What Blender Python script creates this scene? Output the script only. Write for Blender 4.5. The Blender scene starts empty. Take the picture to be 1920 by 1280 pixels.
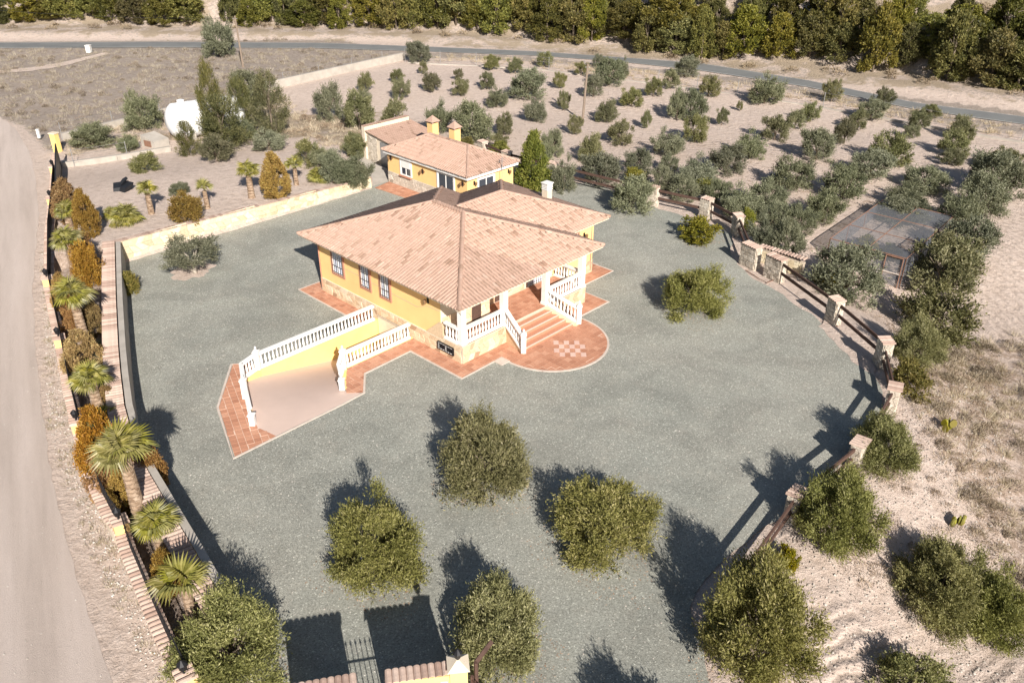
import bpy, math, random
import numpy as np
from mathutils import Vector, Matrix
from mathutils.geometry import tessellate_polygon
random.seed(7); np.random.seed(7)
SC = bpy.context.scene
COL = SC.collection
R = math.radians

# ------------------------------------------------------------------ camera
FPX, PITCH, ROLL, CAMH = 1567.36, R(29.727), R(-0.408), 21.0
cam_d = bpy.data.cameras.new('camera'); cam = bpy.data.objects.new('camera', cam_d); COL.objects.link(cam)
cam_d.sensor_width = 36.0; cam_d.lens = FPX / 1920 * 36.0; cam_d.clip_start = 0.5; cam_d.clip_end = 2000
cam.matrix_world = Matrix.Translation((0, 0, CAMH)) @ Matrix.Rotation(R(90) - PITCH, 4, 'X') @ Matrix.Rotation(-ROLL, 4, 'Z')
SC.camera = cam
# ------------------------------------------------------------------ sky and sun
SUN_AZ, SUN_EL = R(-71.8), R(30.0)          # direction to the sun, measured from +X
w = bpy.data.worlds.new('World'); SC.world = w; w.use_nodes = True
nt = w.node_tree; nt.nodes.clear()
sky = nt.nodes.new('ShaderNodeTexSky'); sky.sky_type = 'NISHITA'; sky.sun_disc = False
sky.sun_elevation = SUN_EL; sky.sun_rotation = R(90) - SUN_AZ
bg = nt.nodes.new('ShaderNodeBackground'); bg.inputs[1].default_value = 0.05
wo = nt.nodes.new('ShaderNodeOutputWorld'); nt.links.new(sky.outputs[0], bg.inputs[0]); nt.links.new(bg.outputs[0], wo.inputs[0])
sd = bpy.data.lights.new('sun', 'SUN'); sd.energy = 5.0; sd.angle = R(0.53); sd.color = (1.0, 0.93, 0.85)
sun = bpy.data.objects.new('sun', sd); COL.objects.link(sun)
S = Vector((math.cos(SUN_EL) * math.cos(SUN_AZ), math.cos(SUN_EL) * math.sin(SUN_AZ), math.sin(SUN_EL)))
sun.rotation_euler = S.to_track_quat('Z', 'Y').to_euler(); sun.location = (20, -40, 60)
SC.view_settings.view_transform = 'Standard'; SC.view_settings.look = 'None'
SC.view_settings.exposure = 0.70; SC.view_settings.gamma = 1; SC.view_settings.use_curve_mapping = False

# ------------------------------------------------------------------ geometry of the place
CR, SR = math.cos(ROLL), math.sin(ROLL)
YAW = R(46.357); F0 = np.array([-2.38, 34.5072])
UA = np.array([-math.sin(YAW), math.cos(YAW)]); VA = np.array([math.cos(YAW), math.sin(YAW)])
def G(px, py, z=0.0):
    "where the line of sight through a photo point meets height z"
    a = px - 960; b = 640 - py
    X = (CR * a + SR * b) / FPX; Y = (-SR * a + CR * b) / FPX
    d = np.array([X, math.cos(PITCH) + Y * math.sin(PITCH), -math.sin(PITCH) + Y * math.cos(PITCH)])
    t = (z - CAMH) / d[2]
    return np.array([d[0] * t, d[1] * t, z])
def W(u, v, z=0.0):
    p = F0 + u * UA + v * VA
    return np.array([p[0], p[1], z])
def UV(p): q = np.array(p[:2]) - F0; return q @ UA, q @ VA
def sstep(a, b, x): t = np.clip((x - a) / (b - a), 0, 1); return t * t * (3 - 2 * t)
def sdpoly(P, X, Y):
    "signed distance, positive inside"
    P = np.asarray(P, float)[:, :2]; d = np.full(X.shape, 1e9); ins = np.zeros(X.shape, bool); n = len(P)
    for i in range(n):
        ax, ay = P[i]; bx, by = P[(i + 1) % n]; ex, ey = bx - ax, by - ay
        t = np.clip(((X - ax) * ex + (Y - ay) * ey) / (ex * ex + ey * ey + 1e-12), 0, 1)
        d = np.minimum(d, np.hypot(X - ax - t * ex, Y - ay - t * ey))
        c = ((ay > Y) != (by > Y)) & (X < (bx - ax) * (Y - ay) / (by - ay + 1e-12) + ax); ins ^= c
    return np.where(ins, d, -d)
def pxpoly(pts, z=0.0): return [tuple(G(x, y, z)[:2]) for x, y in pts]
_rng = np.random.RandomState(3)
_NW = [(_rng.uniform(-1, 1, 2) * f, _rng.uniform(0, 6.28), a) for f, a in
       [(0.09, 1.0), (0.12, .9), (0.2, .55), (0.27, .5), (0.45, .3), (0.62, .22), (1.1, .12), (1.5, .1)] for _ in range(2)]
def wav(X, Y):
    s = 0
    for k, p, a in _NW: s = s + a * np.sin(k[0] * X * 1.6 + k[1] * Y * 1.6 + p)
    return s / 3.0
# fence line on the bank side of the yard (right), from behind the guest house round to the gate
FENCE_PX = [(905, 296), (950, 316), (1035, 338), (1222, 385), (1322, 408), (1380, 440), (1412, 503), (1450, 522),
            (1560, 604), (1650, 684), (1668, 766), (1603, 872), (1487, 968), (1378, 1122)]
FENCE = pxpoly(FENCE_PX)
FAR_FENCE = FENCE + [(6.2, 19.0), (5.2, 10.0), (5.0, -5.0)]
LOWZONE = [tuple(G(1150, 300)[:2])] + FAR_FENCE[3:] + [(30, -30), (90, -30), (90, 62), (30, 66)]
GARDEN = [W(23.2, -6.8)[:2], W(23.2, 12.6)[:2], W(26, 14.6)[:2], W(38, 20)[:2], W(44, 13)[:2]] + pxpoly([(330, 268), (112, 312)]) + pxpoly([(108, 330), (104, 400), (100, 470)], .5) + [W(24.5, -10.2)[:2]]
STRIP = pxpoly([(100, 470), (97, 540), (118, 650), (143, 800), (228, 990), (358, 1275)], .6) + pxpoly([(420, 1200), (325, 1000), (285, 900), (215, 780), (212, 600), (208, 470)], .6)
RAMP = [W(u, v)[:2] for u, v in [(6.5, 0.0), (6.5, -7.05), (6.25, -8.0), (4.75, -8.75), (2.75, -9.6), (1.45, -10.0), (1.45, -5.2), (2.3, -5.4), (3.85, -4.25), (3.85, 0.0)]]
ROAD_UP = [(-260, 84), (0, 80.5), (300, 79), (600, 81), (800, 88), (1000, 96.5), (1150, 107), (1314, 119), (1515, 151), (1717, 193), (1920, 219), (2200, 262)]
ROAD_LO = [(-260, 95), (0, 91), (300, 89.5), (600, 91), (800, 97.5), (1000, 105), (1150, 115), (1314, 133), (1515, 164), (1717, 206), (1920, 234), (2200, 280)]
ROADP = pxpoly(ROAD_UP) + pxpoly(ROAD_LO)[::-1]
def hill_base(X): return np.interp(X, [-90, -19, 5, 28, 40, 52, 90], [125, 124.5, 116, 105, 98, 90.5, 68])
def TZ(X, Y):
    X = np.asarray(X, float); Y = np.asarray(Y, float)
    dx, dy = X - F0[0], Y - F0[1]; u = dx * UA[0] + dy * UA[1]; v = dx * VA[0] + dy * VA[1]
    z = np.zeros(X.shape)
    g = sdpoly(GARDEN, X, Y)
    gz = np.interp(v, [-7, 12.5], [1.15, .6]) * (1 - sstep(32, 43, u))
    z = z + gz * sstep(-.1, .5, g)
    s = sdpoly(STRIP, X, Y); z = np.maximum(z, .45 * sstep(0, .4, s) * (v < 30))
    lz = sdpoly(LOWZONE, X, Y)
    amp = (1 - sstep(50, 66, Y)) * (0.3 + .7 * (1 - sstep(40, 55, Y)))
    z = z - 2.0 * amp * sstep(.5, 7.5, lz)
    rd = -sdpoly(ROADP, X, Y)
    hb = hill_base(X); h = np.maximum(Y - hb, 0)
    hill = .40 * np.maximum(h - 1.0, 0) * sstep(0, 6, h) + .9 * sstep(2, 14, h) * wav(X * 1.7, Y * 1.7)
    z = z + hill * (Y > 40)
    berm = sstep(2, 5, rd) * sstep(-8, -3, Y - hb) * .5
    z = z + berm * (Y > 60)
    free = sstep(1, 4, rd) * sstep(.5, 5, -sdpoly(YARD, X, Y)) * sstep(.3, 3, -sdpoly(LROAD, X, Y))
    z = z + .13 * wav(X * 2, Y * 2) * free
    return z
YARD = pxpoly([(226, 492), (222, 560), (219, 640), (219, 700), (222, 775), (258, 852), (290, 905), (338, 1005), (395, 1110), (440, 1190), (440, 1330), (760, 1420), (1330, 1420),
               (1335, 1280), (1318, 1215), (1290, 1140), (1325, 1085), (1375, 1035), (1478, 960), (1598, 853), (1650, 780), (1655, 738), (1628, 690), (1575, 640), (1520, 590),
               (1455, 545), (1400, 515), (1370, 480), (1375, 440), (1318, 415), (1222, 388), (1130, 350), (1035, 335)])
YARD += [tuple(W(u, v)[:2]) for u, v in [(12.0, 24.0), (20, 23.0), (24.6, 21.5), (27.5, 20.5), (27.5, 15.0), (23.1, 12.4), (23.1, -6.7)]]
LROAD_E = [(-60, 205), (0, 219), (28, 240), (55, 285), (66, 330), (74, 400), (66, 470), (62, 540), (66, 640), (78, 760), (95, 880), (125, 1010), (165, 1150), (215, 1290), (330, 1600)]
_e = pxpoly(LROAD_E)
LROAD = _e + [(-9.0, 6.0), (-14, 6.0), (-18, 16.0), (-22, 24), (-27, 32), (-34, 43), (-40, 54), (-46, 66), (-52, 73), (-66, 82), (-110, 90), (-110, 96), (-70, 92)]
def T(x, y): return float(TZ(np.array([x]), np.array([y]))[0])
def GT(px, py, dz=0.0):
    z = 0.0
    for _ in range(5):
        p = G(px, py, z + dz); z = T(p[0], p[1])
    return np.array([p[0], p[1], z])

# ------------------------------------------------------------------ object helpers
ORG = {}
def tag(o, label=None, cat=None, group=None, kind=None):
    if label: o['label'] = label
    if cat: o['category'] = cat
    if group: o['group'] = group
    if kind: o['kind'] = kind
    return o
def thing(name, label, cat, loc, group=None, rotz=0.0, scale=None):
    o = bpy.data.objects.new(name, None); COL.objects.link(o); o.location = [float(c) for c in loc]; o.rotation_euler = (0, 0, rotz)
    if scale is not None: o.scale = scale
    o.empty_display_size = .3; ORG[o.name] = Vector(o.location); return tag(o, label, cat, group)
class MB:
    "collects faces; build() makes ONE mesh object; verts in world space unless local=True"
    def __init__(s): s.v = []; s.f = []; s.a = []
    def poly(s, pts, a=.5):
        n = len(s.v); s.v += [tuple(map(float, p)) for p in pts]; s.f.append(tuple(range(n, n + len(pts)))); s.a.append(a)
    def raw(s, vs, fs, a=.5):
        n = len(s.v); s.v += [tuple(map(float, p)) for p in vs]
        for k, f in enumerate(fs): s.f.append(tuple(i + n for i in f)); s.a.append(a)
    def prism(s, pts, z0, z1, a=.5, top=True, bot=False):
        "pts: plan outline; z0,z1 numbers or lists"
        n = len(pts); b = z0 if hasattr(z0, '__len__') else [z0] * n; t = z1 if hasattr(z1, '__len__') else [z1] * n
        ar = sum(pts[i][0] * pts[(i + 1) % n][1] - pts[(i + 1) % n][0] * pts[i][1] for i in range(n))
        idx = list(range(n)) if ar > 0 else list(range(n))[::-1]
        lo = [(pts[i][0], pts[i][1], b[i]) for i in idx]; hi = [(pts[i][0], pts[i][1], t[i]) for i in idx]
        fs = [(i, (i + 1) % n, n + (i + 1) % n, n + i) for i in range(n)]
        if top:
            tri = tessellate_polygon([[Vector(p) for p in hi]]) if n > 4 else None
            if n > 4:
                for t3 in tri:
                    q = [Vector(hi[i]) for i in t3]; nn = (q[1] - q[0]).cross(q[2] - q[0])
                    t3 = t3 if nn.z > 0 else t3[::-1]; fs.append(tuple(n + i for i in t3))
            else: fs.append(tuple(range(n, 2 * n)))
        if bot: fs.append(tuple(range(n))[::-1])
        s.raw(lo + hi, fs, a)
    def box(s, c, ex, ey, ez, a=.5):
        "centre and three half-vectors"
        c, ex, ey, ez = map(lambda q: np.array(q, float), (c, ex, ey, ez))
        vs = [c + i * ex + j * ey + k * ez for k in (-1, 1) for j in (-1, 1) for i in (-1, 1)]
        s.raw(vs, [(0, 2, 3, 1), (4, 5, 7, 6), (0, 1, 5, 4), (2, 6, 7, 3), (0, 4, 6, 2), (1, 3, 7, 5)], a)
    def uvbox(s, u0, u1, v0, v1, z0, z1, a=.5, bot=False):
        s.prism([W(u0, v0), W(u1, v0), W(u1, v1), W(u0, v1)], z0, z1, a, True, bot)
    def tube(s, pts, r, n=6, a=.5, r2=None, caps=True):
        pts = [Vector(p) for p in pts]; m = len(pts); rings = []
        for i, p in enumerate(pts):
            d = (pts[min(i + 1, m - 1)] - pts[max(i - 1, 0)]).normalized()
            x = d.orthogonal().normalized() if abs(d.z) < .99 else Vector((1, 0, 0)); x = (x - d * x.dot(d)).normalized(); y = d.cross(x)
            rr = r if r2 is None else r + (r2 - r) * i / (m - 1)
            rings.append([p + (x * math.cos(6.2832 * k / n) + y * math.sin(6.2832 * k / n)) * rr for k in range(n)])
        vs = [q for rg in rings for q in rg]; fs = []
        for i in range(m - 1):
            for k in range(n): fs.append((i * n + k, i * n + (k + 1) % n, (i + 1) * n + (k + 1) % n, (i + 1) * n + k))
        if caps: fs.append(tuple(range(n))[::-1]); fs.append(tuple(range((m - 1) * n, m * n)))
        s.raw(vs, fs, a)
    def lathe(s, prof, n=10, c=(0, 0, 0), a=.5):
        vs = []; fs = []; m = len(prof)
        for r_, z in prof:
            for k in range(n): vs.append((c[0] + r_ * math.cos(6.2832 * k / n), c[1] + r_ * math.sin(6.2832 * k / n), c[2] + z))
        for i in range(m - 1):
            for k in range(n): fs.append((i * n + k, i * n + (k + 1) % n, (i + 1) * n + (k + 1) % n, (i + 1) * n + k))
        fs.append(tuple(range((m - 1) * n, m * n)))
        s.raw(vs, fs, a)
    def mesh(s, name, mat, smooth=False, off=(0, 0, 0)):
        me = bpy.data.meshes.new(name); o = Vector(off)
        me.from_pydata([(x - o.x, y - o.y, z - o.z) for x, y, z in s.v], [], s.f)
        at = me.attributes.new('tv', 'FLOAT', 'FACE'); at.data.foreach_set('value', np.array(s.a, np.float32))
        for m in (mat if isinstance(mat, (list, tuple)) else [mat]): me.materials.append(m)
        if smooth: me.polygons.foreach_set('use_smooth', np.ones(len(me.polygons), bool))
        me.update(); return me
    def build(s, name, mat, parent=None, smooth=False, kind=None, label=None):
        root = parent
        off = (0, 0, 0)
        while root is not None and root.parent is not None: root = root.parent
        if root is not None: off = ORG.get(root.name, (0, 0, 0))
        o = bpy.data.objects.new(name, s.mesh(name, mat, smooth, off)); COL.objects.link(o); o.parent = parent
        if kind: o['kind'] = kind
        if label: o['label'] = label
        return o
def inst(name, me, loc, parent=None, rot=None, scale=None, kind=None):
    "an object sharing mesh data, placed at a world point under a parent"
    o = bpy.data.objects.new(name, me); COL.objects.link(o)
    root = parent
    while root is not None and root.parent is not None: root = root.parent
    off = ORG.get(root.name, Vector((0, 0, 0))) if root is not None else Vector((0, 0, 0))
    M = Matrix.Translation(Vector([float(c) for c in loc]) - off)
    if rot is not None: M = M @ (rot.to_4x4() if len(rot) == 3 else rot)
    if scale is not None: M = M @ Matrix.Diagonal((*scale, 1))
    o.parent = parent; o.matrix_basis = M
    if kind: o['kind'] = kind
    return o
def single(mb, name, mat, label, cat, group=None, smooth=False, kind=None, loc=None):
    loc = loc if loc is not None else mb.v[0]
    me = mb.mesh(name, mat, smooth, loc); o = bpy.data.objects.new(name, me); COL.objects.link(o); o.location = [float(c) for c in loc]
    return tag(o, label, cat, group, kind)
def structure(mb, name, mat, smooth=False): return mb.build(name, mat, None, smooth, 'structure')
def fast_mesh(name, V, Fq, tv, mat, smooth=False):
    "V (n,3), Fq (m,k) arrays"
    me = bpy.data.meshes.new(name); m, k = Fq.shape
    me.vertices.add(len(V)); me.vertices.foreach_set('co', V.astype(np.float32).ravel())
    me.loops.add(m * k); me.loops.foreach_set('vertex_index', Fq.astype(np.int32).ravel())
    me.polygons.add(m); me.polygons.foreach_set('loop_start', np.arange(0, m * k, k, dtype=np.int32))
    me.update(calc_edges=True)
    at = me.attributes.new('tv', 'FLOAT', 'FACE'); at.data.foreach_set('value', tv.astype(np.float32))
    if smooth: me.polygons.foreach_set('use_smooth', np.ones(m, bool))
    me.materials.append(mat); return me
def rotm(ex, ey, ez): return Matrix(((ex[0], ey[0], ez[0]), (ex[1], ey[1], ez[1]), (ex[2], ey[2], ez[2])))

# ------------------------------------------------------------------ materials
def newmat(name):
    m = bpy.data.materials.new(name); m.use_nodes = True; t = m.node_tree; t.nodes.clear()
    out = t.nodes.new('ShaderNodeOutputMaterial'); b = t.nodes.new('ShaderNodeBsdfPrincipled'); t.links.new(b.outputs[0], out.inputs[0])
    b.inputs['Roughness'].default_value = .85; b.inputs['Specular IOR Level'].default_value = .25
    return m, t, b, out
class NT:
    def __init__(s, t): s.t = t; s.tc = None
    def n(s, ty, **k):
        x = s.t.nodes.new(ty)
        for a, b in k.items(): setattr(x, a, b)
        return x
    def l(s, a, b): s.t.links.new(a, b)
    def co(s):
        if s.tc is None: s.tc = s.n('ShaderNodeTexCoord').outputs['Object']
        return s.tc
    def noise(s, scale, detail=4, rough=.55, vec=None, dist=0):
        x = s.n('ShaderNodeTexNoise'); x.inputs['Scale'].default_value = scale; x.inputs['Detail'].default_value = detail; x.inputs['Roughness'].default_value = rough; x.inputs['Distortion'].default_value = dist
        s.l(vec or s.co(), x.inputs['Vector']); return x.outputs['Fac']
    def vor(s, scale, feature='F1', out='Color', vec=None):
        x = s.n('ShaderNodeTexVoronoi', feature=feature); x.inputs['Scale'].default_value = scale; s.l(vec or s.co(), x.inputs['Vector']); return x.outputs[out]
    def ramp(s, fac, stops, interp='LINEAR'):
        x = s.n('ShaderNodeValToRGB'); cr = x.color_ramp; cr.interpolation = interp
        while len(cr.elements) < len(stops): cr.elements.new(.5)
        for e, (p, c) in zip(cr.elements, stops):
            e.position = p; e.color = (c, c, c, 1) if not hasattr(c, '__len__') else (*c, 1)
        s.l(fac, x.inputs[0]); return x.outputs[0]
    def mix(s, f, a, b, bt='MIX'):
        x = s.n('ShaderNodeMix', data_type='RGBA', blend_type=bt)
        for i, q in ((0, f), (6, a), (7, b)):
            if hasattr(q, 'is_linked') or hasattr(q, 'links'): s.l(q, x.inputs[i])
            elif i == 0: x.inputs[0].default_value = q
            else: x.inputs[i].default_value = (*q, 1) if hasattr(q, '__len__') else (q, q, q, 1)
        return x.outputs[2]
    def math(s, op, a, b=None, clamp=False):
        x = s.n('ShaderNodeMath', operation=op); x.use_clamp = clamp
        for i, q in ((0, a), (1, b)):
            if q is None: continue
            if hasattr(q, 'links'): s.l(q, x.inputs[i])
            else: x.inputs[i].default_value = q
        return x.outputs[0]
    def attr(s, name): return s.n('ShaderNodeAttribute', attribute_name=name).outputs['Fac']
    def bump(s, b, h, dist, strength=1):
        x = s.n('ShaderNodeBump'); x.inputs['Distance'].default_value = dist; x.inputs['Strength'].default_value = strength; s.l(h, x.inputs['Height']); s.l(x.outputs[0], b.inputs['Normal'])
def m_plain(name, c1, c2=None, scale=3, rough=.85, bump=0, bscale=30, metal=0, spec=.25):
    m, t, b, o = newmat(name); N = NT(t); b.inputs['Roughness'].default_value = rough; b.inputs['Metallic'].default_value = metal; b.inputs['Specular IOR Level'].default_value = spec
    if c2 is None: c2 = tuple(x * .86 for x in c1)
    f = N.noise(scale, 6, .65); N.l(N.ramp(f, [(.3, c2), (.65, c1)]), b.inputs['Base Color'])
    if bump: N.bump(b, N.noise(bscale, 4), bump)
    return m
def m_var(name, stops, noise_scale=8, amt=.25, rough=.85, bump=.004, objrand=True, spec=.2):
    "colour by per-face value tv (and per object), with grain"
    m, t, b, o = newmat(name); N = NT(t); b.inputs['Roughness'].default_value = rough; b.inputs['Specular IOR Level'].default_value = spec
    c = N.ramp(N.attr('tv'), stops)
    g = N.ramp(N.noise(noise_scale, 6, .7), [(.3, 1 - amt), (.7, 1 + amt * .3)])
    c = N.mix(1.0, c, g, 'MULTIPLY'); N.l(c, b.inputs['Base Color'])
    if bump: N.bump(b, N.noise(noise_scale * 4, 4), bump)
    return m
def m_leaf(name, stops, trans=.3, hue=.02, val=.25, spec=.25, rough=.55):
    m, t, b, out = newmat(name); N = NT(t)
    c = N.ramp(N.attr('tv'), stops)
    oi = N.n('ShaderNodeObjectInfo').outputs['Random']
    h = N.n('ShaderNodeHueSaturation'); N.l(c, h.inputs['Color'])
    N.l(N.math('ADD', N.math('MULTIPLY', oi, hue * 2), .5 - hue), h.inputs['Hue'])
    o2 = N.math('FRACT', N.math('MULTIPLY', oi, 7.31)); N.l(N.math('ADD', N.math('MULTIPLY', o2, val * 2), 1 - val), h.inputs['Value'])
    o3 = N.math('FRACT', N.math('MULTIPLY', oi, 3.77)); N.l(N.math('ADD', N.math('MULTIPLY', o3, .3), .8), h.inputs['Saturation'])
    N.l(h.outputs[0], b.inputs['Base Color']); b.inputs['Roughness'].default_value = rough; b.inputs['Specular IOR Level'].default_value = spec
    tr = N.n('ShaderNodeBsdfTranslucent'); N.l(N.mix(1.0, h.outputs[0], (1.25, 1.2, .6), 'MULTIPLY'), tr.inputs[0])
    mx = N.n('ShaderNodeMixShader'); mx.inputs[0].default_value = trans; N.l(b.outputs[0], mx.inputs[1]); N.l(tr.outputs[0], mx.inputs[2]); N.l(mx.outputs[0], out.inputs[0])
    return m
M = {}
# ground: soil / dry field / brown scrub earth, by attribute with noisy borders
def m_ground():
    m, t, b, o = newmat('ground_soil'); N = NT(t); b.inputs['Roughness'].default_value = .95; b.inputs['Specular IOR Level'].default_value = .1
    n1 = N.noise(.35, 5, .6); n2 = N.noise(2.2, 6, .7); n3 = N.noise(14, 5, .75); n4 = N.noise(55, 3, .7)
    soil = N.ramp(n2, [(.3, (.52, .415, .345)), (.5, (.635, .52, .445)), (.72, (.71, .595, .52))])
    soil = N.mix(N.ramp(n3, [(.33, .4), (.48, 0.0)]), soil, (.33, .265, .21))
    field = N.ramp(n2, [(.28, (.27, .22, .185)), (.5, (.38, .325, .28)), (.72, (.48, .42, .37))])
    field = N.mix(N.ramp(n3, [(.35, .55), (.6, 0.0)]), field, (.235, .18, .135))
    brown = N.ramp(n3, [(.3, (.24, .17, .12)), (.55, (.42, .32, .25)), (.75, (.56, .45, .37))])
    dry = N.ramp(n3, [(.3, (.24, .19, .13)), (.6, (.42, .34, .25)), (.8, (.52, .44, .35))])
    a = N.math('ADD', N.attr('zfield'), N.math('MULTIPLY', N.math('SUBTRACT', n2, .5), 1.6)); a = N.ramp(a, [(.4, 0.0), (.62, 1.0)])
    c = N.mix(a, soil, field)
    b2 = N.math('ADD', N.attr('zbrown'), N.math('MULTIPLY', N.math('SUBTRACT', n2, .5), 2.2)); b2 = N.ramp(b2, [(.42, 0.0), (.62, .9)])
    c = N.mix(b2, c, brown)
    b3 = N.math('ADD', N.attr('zdry'), N.math('MULTIPLY', N.math('SUBTRACT', n1, .5), 2.0)); b3 = N.ramp(b3, [(.42, 0.0), (.62, .9)])
    c = N.mix(b3, c, dry)
    c = N.mix(1.0, c, N.ramp(n4, [(.3, .78), (.5, 1.0), (.7, 1.12)]), 'MULTIPLY')
    # tilled furrows where the earth was ploughed
    wv = N.n('ShaderNodeTexWave', wave_type='RINGS', rings_direction='Z'); wv.inputs['Scale'].default_value = .55; wv.inputs['Distortion'].default_value = 7; wv.inputs['Detail'].default_value = 4; wv.inputs['Detail Scale'].default_value = .9; wv.inputs['Detail Roughness'].default_value = .65
    mp = N.n('ShaderNodeMapping'); mp.inputs['Location'].default_value = (-2, -38, 0); N.l(N.co(), mp.inputs[0]); N.l(mp.outputs[0], wv.inputs[0])
    fur = N.math('MULTIPLY', wv.outputs['Fac'], N.attr('zfurrow'))
    c = N.mix(N.math('MULTIPLY', N.ramp(wv.outputs['Fac'], [(0.0, .5), (.35, 0.0)]), N.attr('zfurrow')), c, (.25, .195, .15))
    N.l(c, b.inputs['Base Color'])
    h = N.math('ADD', N.math('MULTIPLY', n3, .07), N.math('MULTIPLY', n4, .025)); h = N.math('ADD', h, N.math('MULTIPLY', fur, .12)); h = N.math('ADD', h, N.math('MULTIPLY', n2, .2))
    N.bump(b, h, 1.0, 1.0)
    return m
M['ground'] = m_ground()
def m_gravel():
    m, t, b, o = newmat('yard_gravel'); N = NT(t); b.inputs['Roughness'].default_value = .95; b.inputs['Specular IOR Level'].default_value = .12
    big = N.noise(.12, 4, .6); mid = N.noise(.9, 5, .65); v = N.vor(26); fine = N.noise(48, 3, .8); tiny = N.noise(110, 2, .8)
    sep = N.n('ShaderNodeSeparateColor'); N.l(v, sep.inputs[0]); r = sep.outputs[0]
    c = N.ramp(big, [(.35, (.318, .326, .287)), (.62, (.370, .366, .318))])
    c = N.mix(N.ramp(mid, [(.52, 0.0), (.78, .45)]), c, (.42, .39, .33))
    c = N.mix(1.0, c, N.ramp(r, [(0, .7), (.5, 1.0), (.93, 1.08), (.992, 1.8)]), 'MULTIPLY')
    trk = N.noise(.33, 3, .5, None, 1.2); c = N.mix(1.0, c, N.ramp(trk, [(.36, .88), (.5, 1.0), (.66, 1.07)]), 'MULTIPLY')
    c = N.mix(1.0, c, N.ramp(fine, [(.3, .7), (.5, 1.0), (.72, 1.25)]), 'MULTIPLY')
    N.l(c, b.inputs['Base Color'])
    N.bump(b, N.math('ADD', N.math('MULTIPLY', fine, .022), N.math('ADD', N.math('MULTIPLY', tiny, .006), N.math('MULTIPLY', r, .012))), 1.0, 1.0); return m
M['gravel'] = m_gravel()
def m_dirtroad():
    m, t, b, o = newmat('dirt_track'); N = NT(t); b.inputs['Roughness'].default_value = .95; b.inputs['Specular IOR Level'].default_value = .1
    mp = N.n('ShaderNodeMapping', vector_type='TEXTURE'); mp.inputs['Rotation'].default_value = (0, 0, R(28)); mp.inputs['Scale'].default_value = (1, 14, 1); N.l(N.co(), mp.inputs[0])
    st = N.noise(.9, 4, .6, mp.outputs[0]); mid = N.noise(1.4, 6, .7); fine = N.noise(40, 4, .8)
    c = N.ramp(st, [(.32, (.47, .395, .345)), (.5, (.56, .475, .42)), (.68, (.62, .53, .475))])
    c = N.mix(N.ramp(mid, [(.5, 0.0), (.8, .6)]), c, (.58, .49, .43))
    c = N.mix(1.0, c, N.ramp(fine, [(.3, .8), (.5, 1.0), (.72, 1.15)]), 'MULTIPLY')
    N.l(c, b.inputs['Base Color']); N.bump(b, N.math('ADD', N.math('MULTIPLY', fine, .04), N.math('MULTIPLY', st, .04)), 1.0); return m
M['dirt'] = m_dirtroad()
M['asphalt'] = m_plain('asphalt', (.20, .205, .20), (.155, .16, .158), .4, .9, .004, 60)
M['line'] = m_plain('road_paint', (.6, .58, .54), (.4, .39, .36), 3)
M['stucco'] = m_plain('yellow_stucco', (.86, .575, .255), (.80, .525, .23), 1.1, .9, .003, 60)
M['stucco2'] = m_plain('yellow_stucco_ramp', (.86, .63, .24), (.80, .56, .20), 1.1, .9, .003, 60)
M['white'] = m_plain('white_paint', (.80, .79, .76), (.70, .69, .66), 2, .7)
M['cream'] = m_plain('cream_render', (.72, .63, .50), (.62, .53, .41), 2, .85, .003, 40)
M['concrete'] = m_plain('low_concrete', (.46, .42, .37), (.34, .31, .27), 1.2, .9, .006, 20)
M['kerb'] = m_plain('pale_kerb', (.62, .54, .47), (.50, .42, .36), 3, .85, .003, 30)
M['ramp'] = m_plain('pink_concrete', (.62, .48, .41), (.57, .44, .375), .7, .9, .003, 50)
M['mortar'] = m_plain('mortar', (.50, .42, .33), (.40, .34, .27), 5, .95, .004, 40)
M['grout'] = m_plain('grout', (.74, .58, .46), (.64, .48, .38), 5, .95)
TER = [(0, (.29, .185, .135)), (.12, (.38, .255, .19)), (.3, (.455, .308, .238)), (.65, (.495, .335, .262)), (.88, (.52, .365, .29)), (1, (.55, .42, .33))]
M['roof'] = m_var('roof_terracotta', TER, 13, .3, .9, .004)
M['deck'] = m_plain('tile_bed', (.33, .22, .165), (.26, .175, .13), 4, .95)
M['cope'] = m_var('coping_terracotta', [(0, (.36, .25, .20)), (.4, (.48, .35, .285)), (1, (.60, .47, .39))], 9, .3, .9, .004)
M['pave'] = m_var('paving_terracotta', [(0, (.42, .20, .125)), (.5, (.52, .26, .165)), (1, (.60, .33, .22))], 12, .2, .75, .002)
M['palepave'] = m_var('pale_paving', [(0, (.66, .46, .39)), (1, (.72, .52, .44))], 12, .15, .75, .002)
M['stone'] = m_var('pale_stone', [(0, (.42, .27, .17)), (.25, (.62, .45, .29)), (.6, (.70, .54, .36)), (1, (.76, .63, .46))], 10, .25, .9, .006)
M['stone2'] = m_var('grey_stone', [(0, (.36, .31, .25)), (.3, (.52, .46, .38)), (.7, (.60, .53, .44)), (1, (.68, .62, .53))], 10, .3, .9, .008)
M['stone3'] = m_var('cream_stone', [(0, (.50, .41, .27)), (.4, (.66, .56, .38)), (1, (.76, .68, .50))], 6, .25, .9, .008)
M['iron'] = m_plain('black_iron', (.022, .022, .025), (.015, .015, .017), 5, .5, 0, 30, .3)
M['glass'] = m_plain('window_glass', (.05, .06, .08), (.04, .045, .06), 1, .08, 0, 30, 0, .6)
M['sky_pane'] = m_plain('pane_sky_tint', (.72, .75, .84), (.55, .59, .70), 6, .9)  # pale bluish panes: the sky's reflection in the glass is painted as colour
M['terraframe'] = m_plain('terracotta_surround', (.50, .25, .17), (.44, .21, .14), 4, .8)
M['brownwood'] = m_plain('brown_timber', (.115, .068, .052), (.07, .042, .034), 8, .8, .003, 40)
M['lampplate'] = m_plain('lamp_plate', (.26, .15, .07), (.16, .09, .05), 12, .6)
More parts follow.
